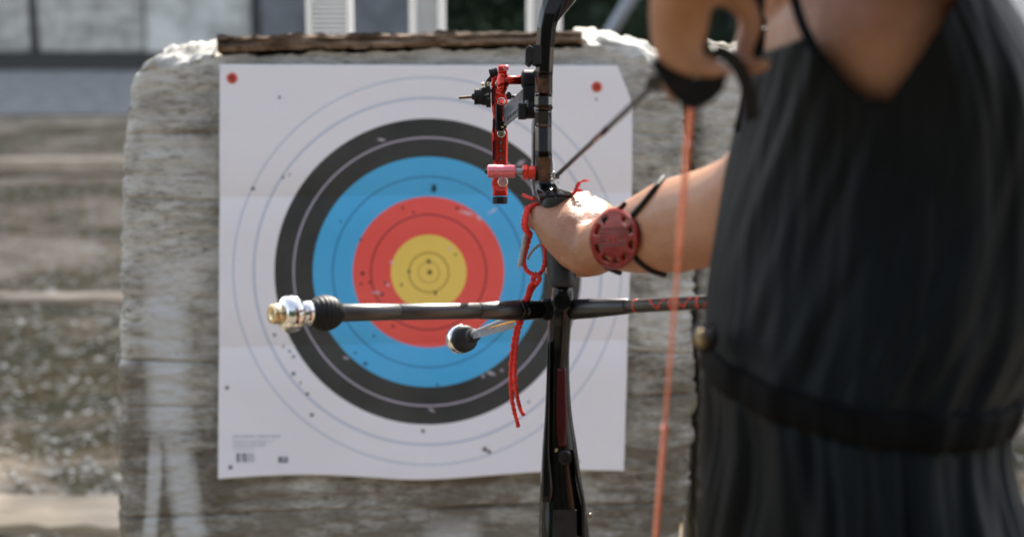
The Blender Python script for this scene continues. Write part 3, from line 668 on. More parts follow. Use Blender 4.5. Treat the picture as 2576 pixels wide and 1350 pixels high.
# lower riser
s = MB()
loft_round(s, [(712, 1392, 1438, 1.462, 1.52), (740, 1388, 1442, 1.46, 1.525), (790, 1380, 1440, 1.46, 1.53), (830, 1378, 1436, 1.462, 1.53), (900, 1377, 1432, 1.464, 1.53), (980, 1374, 1434, 1.462, 1.53), (1050, 1370, 1440, 1.46, 1.53), (1120, 1364, 1451, 1.458, 1.53), (1200, 1360, 1462, 1.456, 1.53), (1272, 1357, 1474, 1.454, 1.53), (1350, 1355, 1483, 1.45, 1.53), (1450, 1356, 1486, 1.452, 1.54), (1560, 1380, 1480, 1.47, 1.53)])
s.build('riser_lower', M_black, bow)
s = MB(); loft_round(s, [(860, 1376, 1385, 1.457, 1.47), (960, 1374, 1384, 1.456, 1.47), (1060, 1370, 1383, 1.453, 1.465), (1140, 1365, 1383, 1.45, 1.46), (1230, 1361, 1392, 1.447, 1.46), (1262, 1362, 1386, 1.447, 1.46)]); s.build('riser_rib', M_black, bow, bevel=.0006)
s = MB(); loft_round(s, [(1130, 1441, 1447, 1.451, 1.465), (1200, 1449, 1458, 1.449, 1.46), (1262, 1461, 1471, 1.448, 1.46), (1350, 1464, 1474, 1.444, 1.46)]); s.build('riser_rib', M_black, bow, bevel=.0006)
s = MB(); loft_round(s, [(925, 1400, 1424, 1.4606, 1.466), (985, 1398, 1426, 1.4594, 1.466), (1040, 1397, 1428, 1.4580, 1.466), (1085, 1398, 1428, 1.4572, 1.466), (1122, 1403, 1424, 1.4568, 1.466)]); s.build('dark_red_panel', M_darkred, bow)
# slot cut look: dark recess between the lower prongs
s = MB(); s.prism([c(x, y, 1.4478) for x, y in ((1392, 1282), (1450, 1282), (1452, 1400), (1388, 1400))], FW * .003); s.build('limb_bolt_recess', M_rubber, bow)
def disc(name, px, py, d, rpx, depth_m, m, parent=bow, ring=True, ax=None, seg=26):
    s = MB(); r = pr(rpx, d); o_ = c(px, py, d); a = (ax or -FW).normalized()
    prof = [(-.001, r * .9), (0, r), (depth_m * .7, r), (depth_m, r * .85)] + ([(depth_m, r * .55), (depth_m * .5, r * .5), (depth_m * .5, .0001)] if ring else [(depth_m, .0001)])
    s.tube2(o_, a, prof, seg, False); return s.build(name, m, parent, bevel=0)
disc('limb_screw', 1421, 1150, 1.456, 19, .004, M_knurl); disc('brass_screw', 1399, 1131, 1.456, 5, .003, M_brass)
disc('stabiliser_bolt', 1414, 758, 1.459, 25, .004, M_black); disc('small_screw', 1484, 1294, 1.46, 6, .004, M_steel)
# little hex block high on the riser
s = MB(); s.prism([c(x, y, 1.468) for x, y in ((1322, 124), (1330, 113), (1338, 118), (1346, 120), (1346, 155), (1340, 155), (1331, 165), (1321, 156))], FW * .02); s.build('clicker_block', M_rubber, bow, bevel=.001)
s = MB(); s.box(c(1351, 140, 1.475), RT * .004, UP * .009, FW * .008); s.build('clicker_mount', M_rubber, bow, bevel=.001)
# plunger
pl = MB(); a_ = c(1226, 431, 1.478); b_ = c(1297, 431, 1.478); X = RT
pl.tube2(a_, X, [(0, .0052), (.001, .006), (.008, .0062), (.0085, .0059), (.0255, .0059), (.0262, .005)], 28, False); plg = pl.build('plunger', M_pink, bow, bevel=.0003)
s = MB(); s.tube2(c(1220, 431, 1.478), X, [(0, .002), (.0025, .0026)], 16, False); s.build('plunger_tip', M_rubber, plg)
s = MB(); s.tube2(c(1296, 432, 1.48), X, [(0, .0034), (.009, .0034)], 18, False); s.build('plunger_neck', M_slate, plg)
s = MB(); s.tube2(c(1314, 434, 1.482), X, [(0, .006), (.001, .0072), (.005, .0075), (.0055, .0062), (.0125, .0062)], 6, False); s.build('plunger_nut', M_red, plg, bevel=.0004)
# string
strg = MB()
pu = [NOCK, NOCK.lerp(TIPU, .5), TIPU]
strg.tube(pu, .0011, 10); o = strg.build('string', M_string, bow)
def seg_string(t0, t1, r, nm):
    s = MB(); s.tube([NOCK.lerp(TIPL, t0 + (t1 - t0) * i / 12) for i in range(13)], [r * (1 + .05 * math.sin(i * 2)) for i in range(13)], 12); return s.build(nm, M_string, o)
seg_string(.0, .115, .0019, 'serving'); seg_string(.115, .24, .0011, 'strand'); seg_string(.24, 1.0, .0020, 'serving')
# clicker wires / arrow rest
s = MB(); s.tube(smooth_pts([c(1389, 400, 1.47), c(1394, 425, 1.468), c(1398, 440, 1.466), c(1392, 452, 1.466)]), .0006, 8); s.tube([c(1397, 440, 1.466), c(1405, 462, 1.462)], .0005, 8)
s.sph(c(1392, 436, 1.468), .0018); s.sph(c(1406, 439, 1.465), .0014); s.sph(c(1388, 452, 1.468), .0016); s.build('arrow_rest', M_steel, bow)
s = MB(); s.box(c(1399, 444, 1.47), RT * .003, UP * .002, FW * .004); s.build('rest_clip', M_rubber, bow, bevel=.0005)
# ---- sight
DS = 1.63
sg = bpy.data.objects.new('sight', None); scene.collection.objects.link(sg); sg.parent = bow; MATS[sg.name] = MATS[bow.name]; sg.empty_display_size = .02
def P(x, y, d=DS): return c(x, y, d)
s = MB()
loft_rect(s, [(189, 1242, 1268, DS + .002, DS + .012), (196, 1236, 1274, DS, DS + .014), (228, 1236, 1270, DS, DS + .014), (256, 1236, 1277, DS, DS + .014), (275, 1238, 1277, DS, DS + .014), (292, 1240, 1268, DS + .001, DS + .013), (312, 1240, 1268, DS + .001, DS + .013), (332, 1237, 1277, DS, DS + .014), (352, 1237, 1278, DS, DS + .014), (400, 1239, 1277, DS, DS + .014), (412, 1242, 1277, DS, DS + .014),
    (455, 1238, 1278, DS, DS + .014), (468, 1238, 1277, DS + .001, DS + .014), (480, 1240, 1276, DS, DS + .014), (493, 1239, 1278, DS, DS + .014)], .12)
bar = s.build('sight_bar', M_red, sg, bevel=.0005)
s = MB()
for (y0, y1) in ((212, 262), (296, 336), (352, 405)): s.prism([P(x, y, DS - .0004) for x, y in ((1239, y0 + 6), (1242, y0), (1246, y0 + 6), (1246, y1 - 6), (1242, y1), (1239, y1 - 6))], FW * .002)
s.build('dark_slot', M_darkred, sg)
for y in (358, 378, 399):
    s = MB(); s.prism([P(1259 + math.cos(a) * 3.6, y + math.sin(a) * 5.5, DS - .0006) for a in [k * math.pi / 6 for k in range(12)]], FW * .002); s.build('screw_hole', M_rubber, sg)
    s = MB(); s.prism([P(1260 + math.cos(a) * 1.8, y + 1 + math.sin(a) * 3.4, DS - .0009) for a in [k * math.pi / 6 for k in range(12)]], FW * .002); s.build('screw_tip', M_steel, sg)
for (x, y, r) in ((1261, 256, 10.5), (1261, 336, 10.5), (1265, 458, 13), (1257, 210, 11)):
    o1 = disc('cap_screw', x, y, DS - .0005, r, .0018, M_steel, sg, ring=False)
    if r < 12 and y > 220: disc('screw_head', x + .5, y - .5, DS - .002, r * .66, .003, M_chrome, sg)
def knurled(name, p, ax, r, L, n=18, m=None, rows=3):
    s = MB(); s.tube2(p, ax, [(0, r * .8), (L * .05, r * .92), (L * .95, r * .92), (L, r * .8)], 30, False)
    a = ax.orthogonal().normalized(); b = ax.cross(a)
    for j in range(rows):
        for k in range(n):
            th = 2 * math.pi * (k + .5 * (j % 2)) / n; dvec = a * math.cos(th) + b * math.sin(th); tv = ax.cross(dvec)
            s.box(p + ax * (L * (j + .5) / rows) + dvec * r * .93, ax * (L / rows * .36), dvec * r * .07, tv * (r * 2 / n * .9 * 1.3))
    return s.build(name, m or M_knurl, sg, bevel=0)
knurled('elevation_knob', P(1258, 495, DS + .007), -UP, pr(19, DS), pr(18, DS), 16)
knurled('locking_knob', P(1231, 186, DS + .004) , (RT * 1 + UP * .25).normalized(), pr(11, DS), pr(22, DS), 12)
s = MB(); s.tube(smooth_pts([P(1234, 233, DS + .006), P(1227, 222, DS + .006), P(1227, 208, DS + .006), P(1236, 196, DS + .006)]), pr(6, DS), 12); s.build('lever', M_rubber, sg)
knurled('windage_wheel', P(1193, 243, DS), RT, pr(21, DS), pr(21, DS), 20, rows=4)
s = MB(); s.tube2(P(1187, 243, DS), RT, [(0, pr(8, DS)), (pr(8, DS), pr(9, DS))], 20, False); s.build('wheel_collar', M_rubber, sg)
s = MB(); s.tube([P(1154, 246.5, DS), P(1190, 244, DS)], pr(3.6, DS), 14, False); s.build('windage_axle', M_rust, sg)
s = MB(); s.box(P(1224, 243, DS + .003), RT * pr(10.5, DS), UP * pr(22, DS), FW * .006); s.box(P(1229, 258, DS + .004), RT * pr(6, DS), UP * pr(12, DS), FW * .005); s.build('windage_block', M_knurl, sg, bevel=.0008)
for (x, y, r, m) in ((1221, 239, 3.8, M_chrome), (1227, 237, 3, M_slate), (1228, 248, 3, M_chrome)): disc('block_screw', x, y, DS - .003, r, .001, m, sg, ring=False)
s = MB(); s.tube([P(1215, 228), P(1214, 213)], pr(2.6, DS), 12); s.sph(P(1214, 212), pr(4.5, DS)); s.build('brass_grub_screw', M_brass, sg)
s = MB(); s.box(P(1229, 212, DS), RT * pr(4, DS), UP * pr(5, DS), FW * .002); s.build('brass_nut', M_brass, sg, bevel=.0004)
s = MB(); s.box(P(1280, 243, DS + .01), RT * pr(7, DS), UP * pr(7, DS), FW * .004); s.tube([P(1280, 243, DS + .008), P(1300, 243, DS + .008)], pr(4, DS), 12); s.sph(P(1280, 234, DS + .005), pr(4, DS)); s.build('aperture_clamp', M_knurl, sg, bevel=.0004)
# red clamp lever nearer the camera
DK = 1.52
s = MB(); s.tube(smooth_pts([P(1267, 186, DK), P(1263, 204, DK), P(1266, 216, DK - .002)], 4), [pr(13, DK)] * 4 + [pr(14, DK)] * 5, 16)
s.tube2(P(1262, 176, DK), RT, [(-pr(9, DK), pr(10, DK)), (-pr(7, DK), pr(12, DK)), (pr(12, DK), pr(12, DK)), (pr(13, DK), pr(11, DK))], 20, False)
s.tube([P(1262, 202, DK), P(1281, 202, DK), P(1314, 202, DK)], [pr(12, DK), pr(11, DK), pr(11, DK)], 16)
s.tube([P(1268, 210, DK), P(1258, 236, DK)], [pr(13, DK), pr(11, DK)], 16); s.build('clamp_lever', M_red, sg)
disc('lever_pad', 1273, 172, DK - .006, 7, .002, M_pink, sg, ring=False)
s = MB(); s.tube2(P(1311, 200, 1.515), RT, [(0, pr(17, 1.515)), (pr(5, 1.5), pr(24, 1.5)), (pr(38, 1.5), pr(24, 1.5))], 28, False)
s.box(P(1334, 258, 1.52), RT * pr(19, 1.52), UP * pr(38, 1.52), FW * .014); s.tube2(P(1316, 275, 1.508), RT, [(0, pr(17, 1.5)), (pr(6, 1.5), pr(22, 1.5)), (pr(33, 1.5), pr(22, 1.5))], 28, False); s.build('sight_mount', M_rubber, sg, bevel=.0012)
s = MB(); s.box(P(1314, 281, 1.505), RT * pr(11, 1.5), UP * pr(19, 1.5), FW * .008); s.build('mount_clamp', M_rubber, sg, bevel=.0012)
# extension bar running forward to the sight bar
s = MB()
A0, B0 = P(1322, 262, 1.50), P(1267, 308, DS - .003); dv = (B0 - A0)
for (oy, hh) in ((0, 10),):
    s.prism([A0 + UP * pr(hh, 1.5), B0 + UP * pr(hh, DS), B0 - UP * pr(hh, DS), A0 - UP * pr(hh, 1.5)], RT * .003)
s.build('extension_bar', M_slate, sg, bevel=.0006)
s = MB()
s.prism([P(1322, 216, 1.52), P(1322, 252, 1.52), P(1266, 300, DS - .004), P(1264, 268, DS - .004), P(1275, 262, DS - .006)], RT * .002 + FW * .003); s.build('extension_plate', M_paleplate, sg, bevel=.0006)
s = MB()
for i in range(9):
    t = .2 + i * .075; p = A0.lerp(B0, t) - RT * .0005 - FW * .001; s.box(p, RT * .00035, UP * .0022, FW * .0006)
s.build('scale_marks', M_rubber, sg)
s = MB(); loft_rect(s, [(264, 1246, 1262, DS - .008, DS), (300, 1245, 1264, DS - .008, DS), (322, 1247, 1272, DS - .008, DS), (330, 1251, 1266, DS - .008, DS)]); s.box(P(1266, 315, DS - .004), RT * pr(9, DS), UP * pr(7, DS), FW * .005); s.build('bar_carrier', M_black, sg, bevel=.0006)
disc('carrier_screw', 1272, 313, DS - .009, 4, .001, M_brass, sg, ring=False); disc('carrier_screw', 1264, 320, DS - .009, 3, .001, M_brass, sg, ring=False)
# ---- stabilisers
def rod(name, a, b, prof, m, parent=bow): 
    s = MB(); s.lathe(a, b, prof, 32, True); return s.build(name, m, parent)
JL = c(1372, 779, 1.49); EL = c(682, 789, 1.335)
Ld = (EL - JL).length; axl = (EL - JL).normalized()
def tpx(px):   # distance along the left rod of a pixel column
    return (px - 1372) / (682 - 1372) * Ld * (1 + .0) 
s = MB(); s.lathe(JL, EL, [(-.01, .0085), (.0, .0088), (.012, .0085), (.022, .0094), (.026, .0094)], 28); M_tubeg = worn('satin_black_lacquer', (.012, .012, .013), (.016, .016, .018), .40, 0, 90, spec=1.0); br = s.build('side_rod', M_black, bow, bevel=.0004)
def sec(nm, a, b, r0, r1, m, par, extra=None):
    s = MB(); ta, tb = tpx(a), tpx(b); prof = [(ta, r0 * .9), (ta + .0008, r0), (tb - .0008, r1), (tb, r1 * .9)]
    s.lathe(JL, EL, prof, 36, True); o = s.build(nm, m, par); return o
sec('collar', 1306, 1294, .0100, .0098, M_black, br); sec('ferrule', 1292, 1190, .0094, .0074, M_tubeg, br)
sec('tube', 1190, 985, .0073, .0072, M_tubeg, br); sec('taper', 985, 838, .0070, .0078, M_tubeg, br)
# damper: ribbed rubber ball
s = MB(); ta = tpx(842); tb = tpx(768); prof = []
for i in range(25):
    t = i / 24; r = .0155 * math.sin(math.pi * (.14 + .72 * t)) ** .7; r *= 1 - (.07 if i % 3 == 1 and i > 4 else 0); prof.append((ta + (tb - ta) * t, r))
s.lathe(JL, EL, prof, 40); s.build('rubber_damper', M_rubber, br)
s = MB(); s.lathe(JL, EL, [(tpx(776), .006), (tpx(774), .0095), (tpx(768), .0108), (tpx(760), .0110), (tpx(750), .0100), (tpx(746), .008)], 36); s.build('weight', M_chrome, br)
s = MB(); s.lathe(JL, EL, [(tpx(748), .008), (tpx(746), .0125), (tpx(740), .0148), (tpx(730), .0158), (tpx(720), .0156), (tpx(711), .0140), (tpx(706), .0115), (tpx(704), .008)], 40); s.build('weight', M_chrome, br)
s = MB(); e0 = tpx(706); s.lathe(JL, EL, [(e0, .006), (e0 + .0005, .0085), (e0 + .0085, .0085), (e0 + .0095, .0078), (e0 + .0095, .003), (e0 + .004, .0026), (e0 + .004, .0001)], 36); s.build('end_cap', M_brass, br)
# red lettering low on the left tube
def strip_on(axis_o, ax, t0, t1, r, ang0, ang1, n=4):
    pass
# joint blocks
s = MB(); s.box(c(1340, 780, 1.495), RT * .018, UP * .0085, FW * .010); s.box(c(1378, 778, 1.492), RT * .006, UP * .010, FW * .012); s.sph(c(1414, 760, 1.47), .0105); s.build('stabiliser_joint', M_black, bow, bevel=.0025)
# right rod
JR = c(1440, 778, 1.475); ER = c(1830, 756, 1.31); axr = (ER - JR).normalized(); Lr = (ER - JR).length
def tr(px): return (px - 1440) / 390 * Lr
s = MB(); s.lathe(JR, ER, [(-.004, .008), (0, .0092), (.003, .0095), (.005, .0092), (tr(1500), .0089), (tr(1510), .0085), (tr(1590), .0068), (tr(1592), .006)], 32); rr_ = s.build('side_rod', M_carbon, bow)
s = MB(); s.lathe(JR, ER, [(tr(1590), .0055), (tr(1592), .0060), (tr(1990), .0060), (tr(1992), .0052)], 32); s.build('tube', M_carbon, rr_)
s = MB(); s.lathe(JR, ER, [(tr(1984), .006), (tr(1986), .013), (tr(2035), .014), (tr(2040), .011)], 32); s.build('weight', M_rubber, rr_)
# letters wrapped on the tube
def tube_text(txt, px0, px1, m, hfrac, nm, voff=0.0, r=.0062):
    cu = bpy.data.curves.new('letters', 'FONT'); cu.body = txt; cu.size = 1; cu.resolution_u = 2; cu.extrude = 0
    to = bpy.data.objects.new('letters_tmp', cu); scene.collection.objects.link(to); bpy.context.view_layer.update()
    me = bpy.data.meshes.new_from_object(to.evaluated_get(bpy.context.evaluated_depsgraph_get())); bpy.data.objects.remove(to)
    bm = bmesh.new(); bm.from_mesh(me); bpy.data.meshes.remove(me)
    bmesh.ops.triangulate(bm, faces=bm.faces); 
    for _ in range(2): bmesh.ops.subdivide_edges(bm, edges=bm.edges, cuts=1, use_grid_fill=True)
    xs_ = [v.co.x for v in bm.verts]; ys_ = [v.co.y for v in bm.verts]; x0, x1, y0, y1 = min(xs_), max(xs_), min(ys_), max(ys_)
    view = -(FW); upv = (UP - axr * UP.dot(axr)).normalized(); nv = axr.cross(upv) * -1
    if nv.dot(view) < 0: nv = -nv
    s = MB(); vs = []
    for v in bm.verts:
        t = tr(px0 + (v.co.x - x0) / (x1 - x0) * (px1 - px0)); ang = ((v.co.y - y0) / (y1 - y0) - .5) * hfrac * 2.2 + voff
        vs.append(JR + axr * t + (upv * math.sin(ang) + nv * math.cos(ang)) * r)
    s.add(vs, [tuple(v.index for v in f.verts) for f in bm.faces]); bm.free(); return s.build(nm, m, rr_)
tube_text('VIVIA', 1652, 1830, M_decal, .8, 'red_lettering'); tube_text('ADVANCED', 1600, 1646, M_greydecal, .22, 'small_lettering', -.1); tube_text('CARBON ROD', 1600, 1646, M_greydecal, .22, 'small_lettering', .5)
s = MB(); s.lathe(JR, ER, [(tr(1612), .0061), (tr(1612.5), .00615), (tr(1618), .00615), (tr(1618.5), .0061)], 28); s.build('red_band', M_decal, rr_)
# long rod running forward, with weight
s = MB(); s.tube([c(1385, 778, 1.52), c(1330, 785, 1.56), c(1186, 843, 1.86)], [.006, .0045, .0045], 20); lr = s.build('long_rod', M_slate, bow)
s = MB(); s.prism([c(1290, 812, 1.60), c(1190, 838, 1.82), c(1190, 852, 1.82), c(1300, 824, 1.60)], FW * .004); s.build('rod_vane', M_paleplate, lr)
s = MB(); s.tube([c(1300, 806, 1.58), c(1192, 836, 1.84)], .0011, 10); s.build('orange_stripe', worn('amber_plastic', (.7, .3, .03), (.8, .4, .06), .3), lr)
ax = (c(1130, 858, 1.95) - c(1186, 843, 1.86)).normalized(); ax = (ax * 1 + FW * .0 - RT * .25).normalized(); p = c(1196, 843, 1.845)
s = MB(); s.tube2(p, ax, [(0, .006), (.001, .0076), (.010, .008), (.012, .005)], 28, True); s.build('damper', M_rubber, lr)
s = MB(); s.tube2(c(1172, 851, 1.87), ax, [(-.004, .0105), (-.002, .0150), (.006, .0162), (.008, .015)], 36, True); s.build('weight', M_rubber, lr)
s = MB(); s.tube2(c(1172, 851, 1.87), ax, [(.0075, .0150), (.009, .0168), (.018, .0168), (.0195, .015), (.0195, .001)], 36, True); s.build('weight', M_chrome, lr)

# ------------------------------------------------------------------ arrow
arr = thing('arrow', c(1395, 443, 1.47), 'thin dark arrow at full draw resting on the bow beside the hand', 'arrow')
A_ = c(1690, 172, .905); B_ = c(1401, 441, 1.46); dA = (B_ - A_).normalized(); LA = (B_ - A_).length
s = MB(); s.tube([A_ + dA * t for t in (0, .1, .2, .3, .4, LA)], .0021, 14); s.build('shaft', M_carbon, arr)
s = MB(); s.tube([A_ + dA * .24, A_ + dA * .31], .00225, 14); s.build('red_wrap', M_darkred, arr)
s = MB(); s.tube([A_ + dA * LA, A_ + dA * (LA + .02), A_ + dA * (LA + .035)], [.0021, .0021, .0005], 14); s.build('point', M_steel, arr)
s = MB(); s.tube([A_ - dA * .014, A_], [.003, .0022], 12); s.build('nock', M_decal, arr)
for k in range(3):
    a = k * 2.094 + .5; u = (UP * math.cos(a) + RT * math.sin(a)).normalized(); s = MB()
    s.prism([A_ + dA * .02, A_ + dA * .025 + u * .009, A_ + dA * .06 + u * .005, A_ + dA * .07], u.cross(dA) * .0006); s.build('vane', M_rubber, arr)
# ------------------------------------------------------------------ bow sling (red cord round the thumb and the riser)
sl_ = thing('finger_sling', c(1340, 700, 1.49), 'red braided cord sling looped round the thumb, its two ends hanging below the rod', 'cord')
def cord(pts, r, m, nm, wob=.0004, par=sl_):
    P_ = smooth_pts([c(*p) for p in pts], 8); P_ = [p + RT * (wob * math.sin(i * 1.9)) + UP * (wob * math.cos(i * 2.3)) for i, p in enumerate(P_)]
    s = MB(); s.tube(P_, [r * (1 + .14 * math.sin(i * 2.1)) for i in range(len(P_))], 12); return s.build(nm, m, par)
cord([(1352, 513, 1.47), (1332, 523, 1.465), (1323, 548, 1.46), (1324, 575, 1.46), (1334, 590, 1.47)], .0026, M_cord, 'thumb_loop')
cord([(1326, 520, 1.475), (1319, 550, 1.47), (1318, 572, 1.47), (1330, 588, 1.475)], .0022, M_cord, 'thumb_loop')
cord([(1345, 500, 1.49), (1330, 497, 1.5), (1318, 490, 1.51)], .0016, M_cord, 'cord_end')
cord([(1322, 588, 1.475), (1317, 620, 1.475), (1310, 655, 1.475), (1308, 672, 1.475)], .0021, M_greycord, 'grey_cord')
cord([(1333, 592, 1.478), (1325, 625, 1.478), (1318, 655, 1.478), (1325, 680, 1.478), (1342, 690, 1.476), (1356, 690, 1.476), (1368, 672, 1.474), (1372, 640, 1.474), (1368, 612, 1.476)], .0020, M_cord, 'red_loop')
cord([(1326, 652, 1.482), (1338, 632, 1.482), (1352, 620, 1.482), (1366, 612, 1.482)], .0012, M_greycord, 'grey_cord')
cord([(1345, 688, 1.474), (1358, 700, 1.47), (1350, 712, 1.472), (1340, 702, 1.474), (1350, 690, 1.47)], .0022, M_cord, 'knot')
cord([(1344, 705, 1.474), (1332, 722, 1.474), (1328, 740, 1.474), (1318, 760, 1.474), (1306, 775, 1.476), (1306, 800, 1.472), (1304, 812, 1.476)], .0021, M_cord, 'strand')
cord([(1352, 708, 1.478), (1341, 725, 1.478), (1333, 742, 1.478), (1326, 762, 1.478), (1316, 778, 1.476), (1314, 800, 1.474), (1311, 812, 1.478)], .0021, M_cord, 'strand')
cord([(1306, 806, 1.480), (1298, 830, 1.482), (1290, 870, 1.485), (1285, 930, 1.485), (1286, 990, 1.485), (1293, 1030, 1.485), (1300, 1055, 1.485), (1304, 1073, 1.485)], .0019, M_cord, 'hanging_end')
cord([(1312, 806, 1.478), (1303, 840, 1.482), (1298, 880, 1.484), (1295, 930, 1.482), (1298, 980, 1.482), (1304, 1010, 1.482), (1310, 1030, 1.482), (1318, 1044, 1.482)], .0018, M_cord, 'hanging_end')
sl2 = thing('cord_tag', c(1450, 480, 1.46), 'short frayed end of red cord on the tip of the bow shelf above the hand', 'cord')
cord([(1437, 492, 1.462), (1446, 482, 1.46), (1452, 470, 1.46), (1458, 458, 1.46)], .0016, M_cord, 'cord', par=sl2)
cord([(1440, 488, 1.458), (1450, 480, 1.457), (1463, 478, 1.458)], .0012, M_cord, 'cord', par=sl2)
for k in range(7): cord([(1456, 462, 1.46), (1462 + k, 458 - k, 1.46), (1472 + k * 2, 457 - k * .5 + (k % 3), 1.462)], .0003, M_cord, 'fray', 0, par=sl2)

# ------------------------------------------------------------------ the archer
arch = thing('person', Vector((.23, 1.04, 0)), 'archer seen from behind in a sleeveless black dress, drawing the bow with left arm outstretched', 'person')
B = MB()
def limbt(pts, seg=20):
    """pts: (px, py, d, radius px)"""
    P_ = [c(p[0], p[1], p[2]) for p in pts]; rr = [pr(p[3], p[2]) for p in pts]
    Q = smooth_pts(P_, 5); rq = []
    for i in range(len(pts) - 1):
        for k in range(5): rq.append(rr[i] + (rr[i + 1] - rr[i]) * (k / 5))
    rq.append(rr[-1]); B.tube(Q, rq, seg)
    B.sph(P_[0], rr[0] * .98); B.sph(P_[-1], rr[-1] * .98)
# bow arm
limbt([(2060, 230, 1.12, 150), (2000, 400, 1.10, 150), (1900, 500, 1.14, 132), (1800, 541, 1.20, 124), (1700, 567, 1.27, 120), (1615, 592, 1.34, 97), (1540, 607, 1.40, 73), (1490, 632, 1.43, 62)])
limbt([(1500, 640, 1.425, 50), (1472, 652, 1.43, 45), (1440, 628, 1.44, 44)])
limbt([(1490, 632, 1.43, 65), (1425, 590, 1.448, 60), (1378, 556, 1.462, 42), (1352, 543, 1.47, 27)])
limbt([(1440, 640, 1.445, 40), (1400, 596, 1.452, 40), (1365, 560, 1.46, 30)])
limbt([(1480, 590, 1.455, 50), (1440, 560, 1.465, 44), (1410, 548, 1.475, 34)])
hd_ = (FW + UP * .42).normalized(); hn_ = RT.cross(hd_).normalized()
B.ell(c(1443, 533, 1.462), RT * .0205, hd_ * .040, hn_ * .0135, 30, 18)
B.ell(c(1500, 541, 1.462), RT * .0155, hd_ * .030, hn_ * .0125, 30, 18)
limbt([(1420, 508, 1.49, 16), (1455, 498, 1.495, 15), (1478, 492, 1.50, 14)], 14)
limbt([(1494, 506, 1.49, 15), (1518, 517, 1.48, 14), (1541, 528, 1.47, 10)], 14)
limbt([(1480, 560, 1.465, 38), (1510, 548, 1.465, 26)])
limbt([(1366, 545, 1.465, 32), (1347, 548, 1.475, 25), (1345, 556, 1.50, 22), (1358, 566, 1.53, 20), (1385, 572, 1.548, 18)])   # thumb
for k in range(4):
    y = 545 + k * 42; L_ = (1, 1.1, 1, .8)[k]
    limbt([(1478, y - 4, 1.475, 27), (1488, y, 1.515, 24), (1470, y + 6, 1.548, 21), (1425, y + 10, 1.563, 19), (1400 - 20 * L_, y + 10, 1.556, 16)], 14)
# drawing hand and arm (elbow high and behind)
limbt([(2410, -260, .95, 190), (2350, -450, .80, 205), (2240, -560, .66, 230)])
limbt([(2240, -560, .66, 225), (2050, -430, .72, 175), (1860, -230, .79, 120), (1735, -70, .85, 84)])
limbt([(1735, -70, .85, 84), (1713, 10, .87, 80), (1708, 70, .88, 74), (1708, 120, .885, 66), (1722, 150, .89, 48)])
limbt([(1700, 130, .885, 55), (1735, 160, .88, 34), (1775, 170, .88, 28), (1822, 184, .885, 22)], 16)     # finger hooked on the string
limbt([(1706, 165, .895, 42), (1690, 205, .90, 30), (1700, 238, .905, 22), (1730, 240, .905, 18)], 16)     # lower finger behind the tab
limbt([(1720, 100, .91, 48), (1745, 140, .915, 26), (1790, 150, .92, 20)], 14)
limbt([(1745, -10, .89, 52), (1810, -20, .91, 38), (1868, 10, .925, 33), (1888, 60, .93, 31), (1872, 115, .93, 28), (1872, 160, .925, 25), (1900, 168, .92, 23), (1928, 160, .92, 18)], 16)
# shoulders, neck, head
limbt([(2060, 230, 1.12, 150), (2130, 90, 1.08, 180), (2280, -60, 1.02, 180), (2410, -260, .95, 190)])
B.ell(c(2200, 330, 1.04), RT * .075, FW * .09, UP * .12, 32, 20)
B.ell(c(2215, 130, 1.01), RT * .072, FW * .092, UP * .085, 32, 20)
limbt([(2170, 60, 1.03, 200), (2090, -60, 1.01, 190), (2040, -190, .99, 185), (2010, -300, .98, 190)])
HC = c(1975, -520, .98)
B.ell(HC + UP * .02, RT * .072, FW * .09, UP * .095, 36, 24)
B.ell(HC - UP * .045 + FW * .03 - RT * .01, RT * .055, FW * .062, UP * .065, 30, 18)   # jaw
fdir = (FW * .95 - RT * .3).normalized()
B.ell(HC + fdir * .098 - UP * .005, RT * .011, FW * .018, UP * .020); B.ell(HC + fdir * .088 - UP * .045, RT * .02, FW * .012, UP * .009)     # nose, lips
B.ell(HC + RT * .073 - UP * .002, RT * .008, FW * .018, UP * .03); B.ell(HC - RT * .073 - UP * .002, RT * .008, FW * .018, UP * .03)
# trunk and legs below
def wpt(x, y, z): return Vector((x, y, z))
CX0 = c(2180, 950, 1.04)
B.tube([wpt(.225, 1.05, 1.34), wpt(.228, 1.04, 1.20), wpt(.24, 1.05, 1.05), wpt(.25, 1.06, .93)], [.085, .082, .11, .115], 24)
for sx, fy in ((-1, .16), (1, -.16)):
    B.tube(smooth_pts([wpt(.25 + sx * .01, 1.06 + fy * .45, .97), wpt(.25, 1.06 + fy * .9, .72), wpt(.25, 1.06 + fy * 1.15, .50), wpt(.25, 1.06 + fy * 1.3, .30), wpt(.25, 1.06 + fy * 1.4, .07)], 5), [.088 - .055 * i / 20 for i in range(21)], 18)
    B.sph(wpt(.25, 1.06 + fy * 1.4, .06), .036); B.ell(wpt(.30, 1.06 + fy * 1.4, .035), Vector((.11, 0, 0)), Vector((0, .042, 0)), Vector((0, 0, .03)))
body = B.build('body', M_skin, arch)
m = body.modifiers.new('fuse', 'REMESH'); m.mode = 'VOXEL'; m.voxel_size = .0026; m.use_smooth_shade = True
m = body.modifiers.new('relax', 'SMOOTH'); m.factor = .5; m.iterations = 7
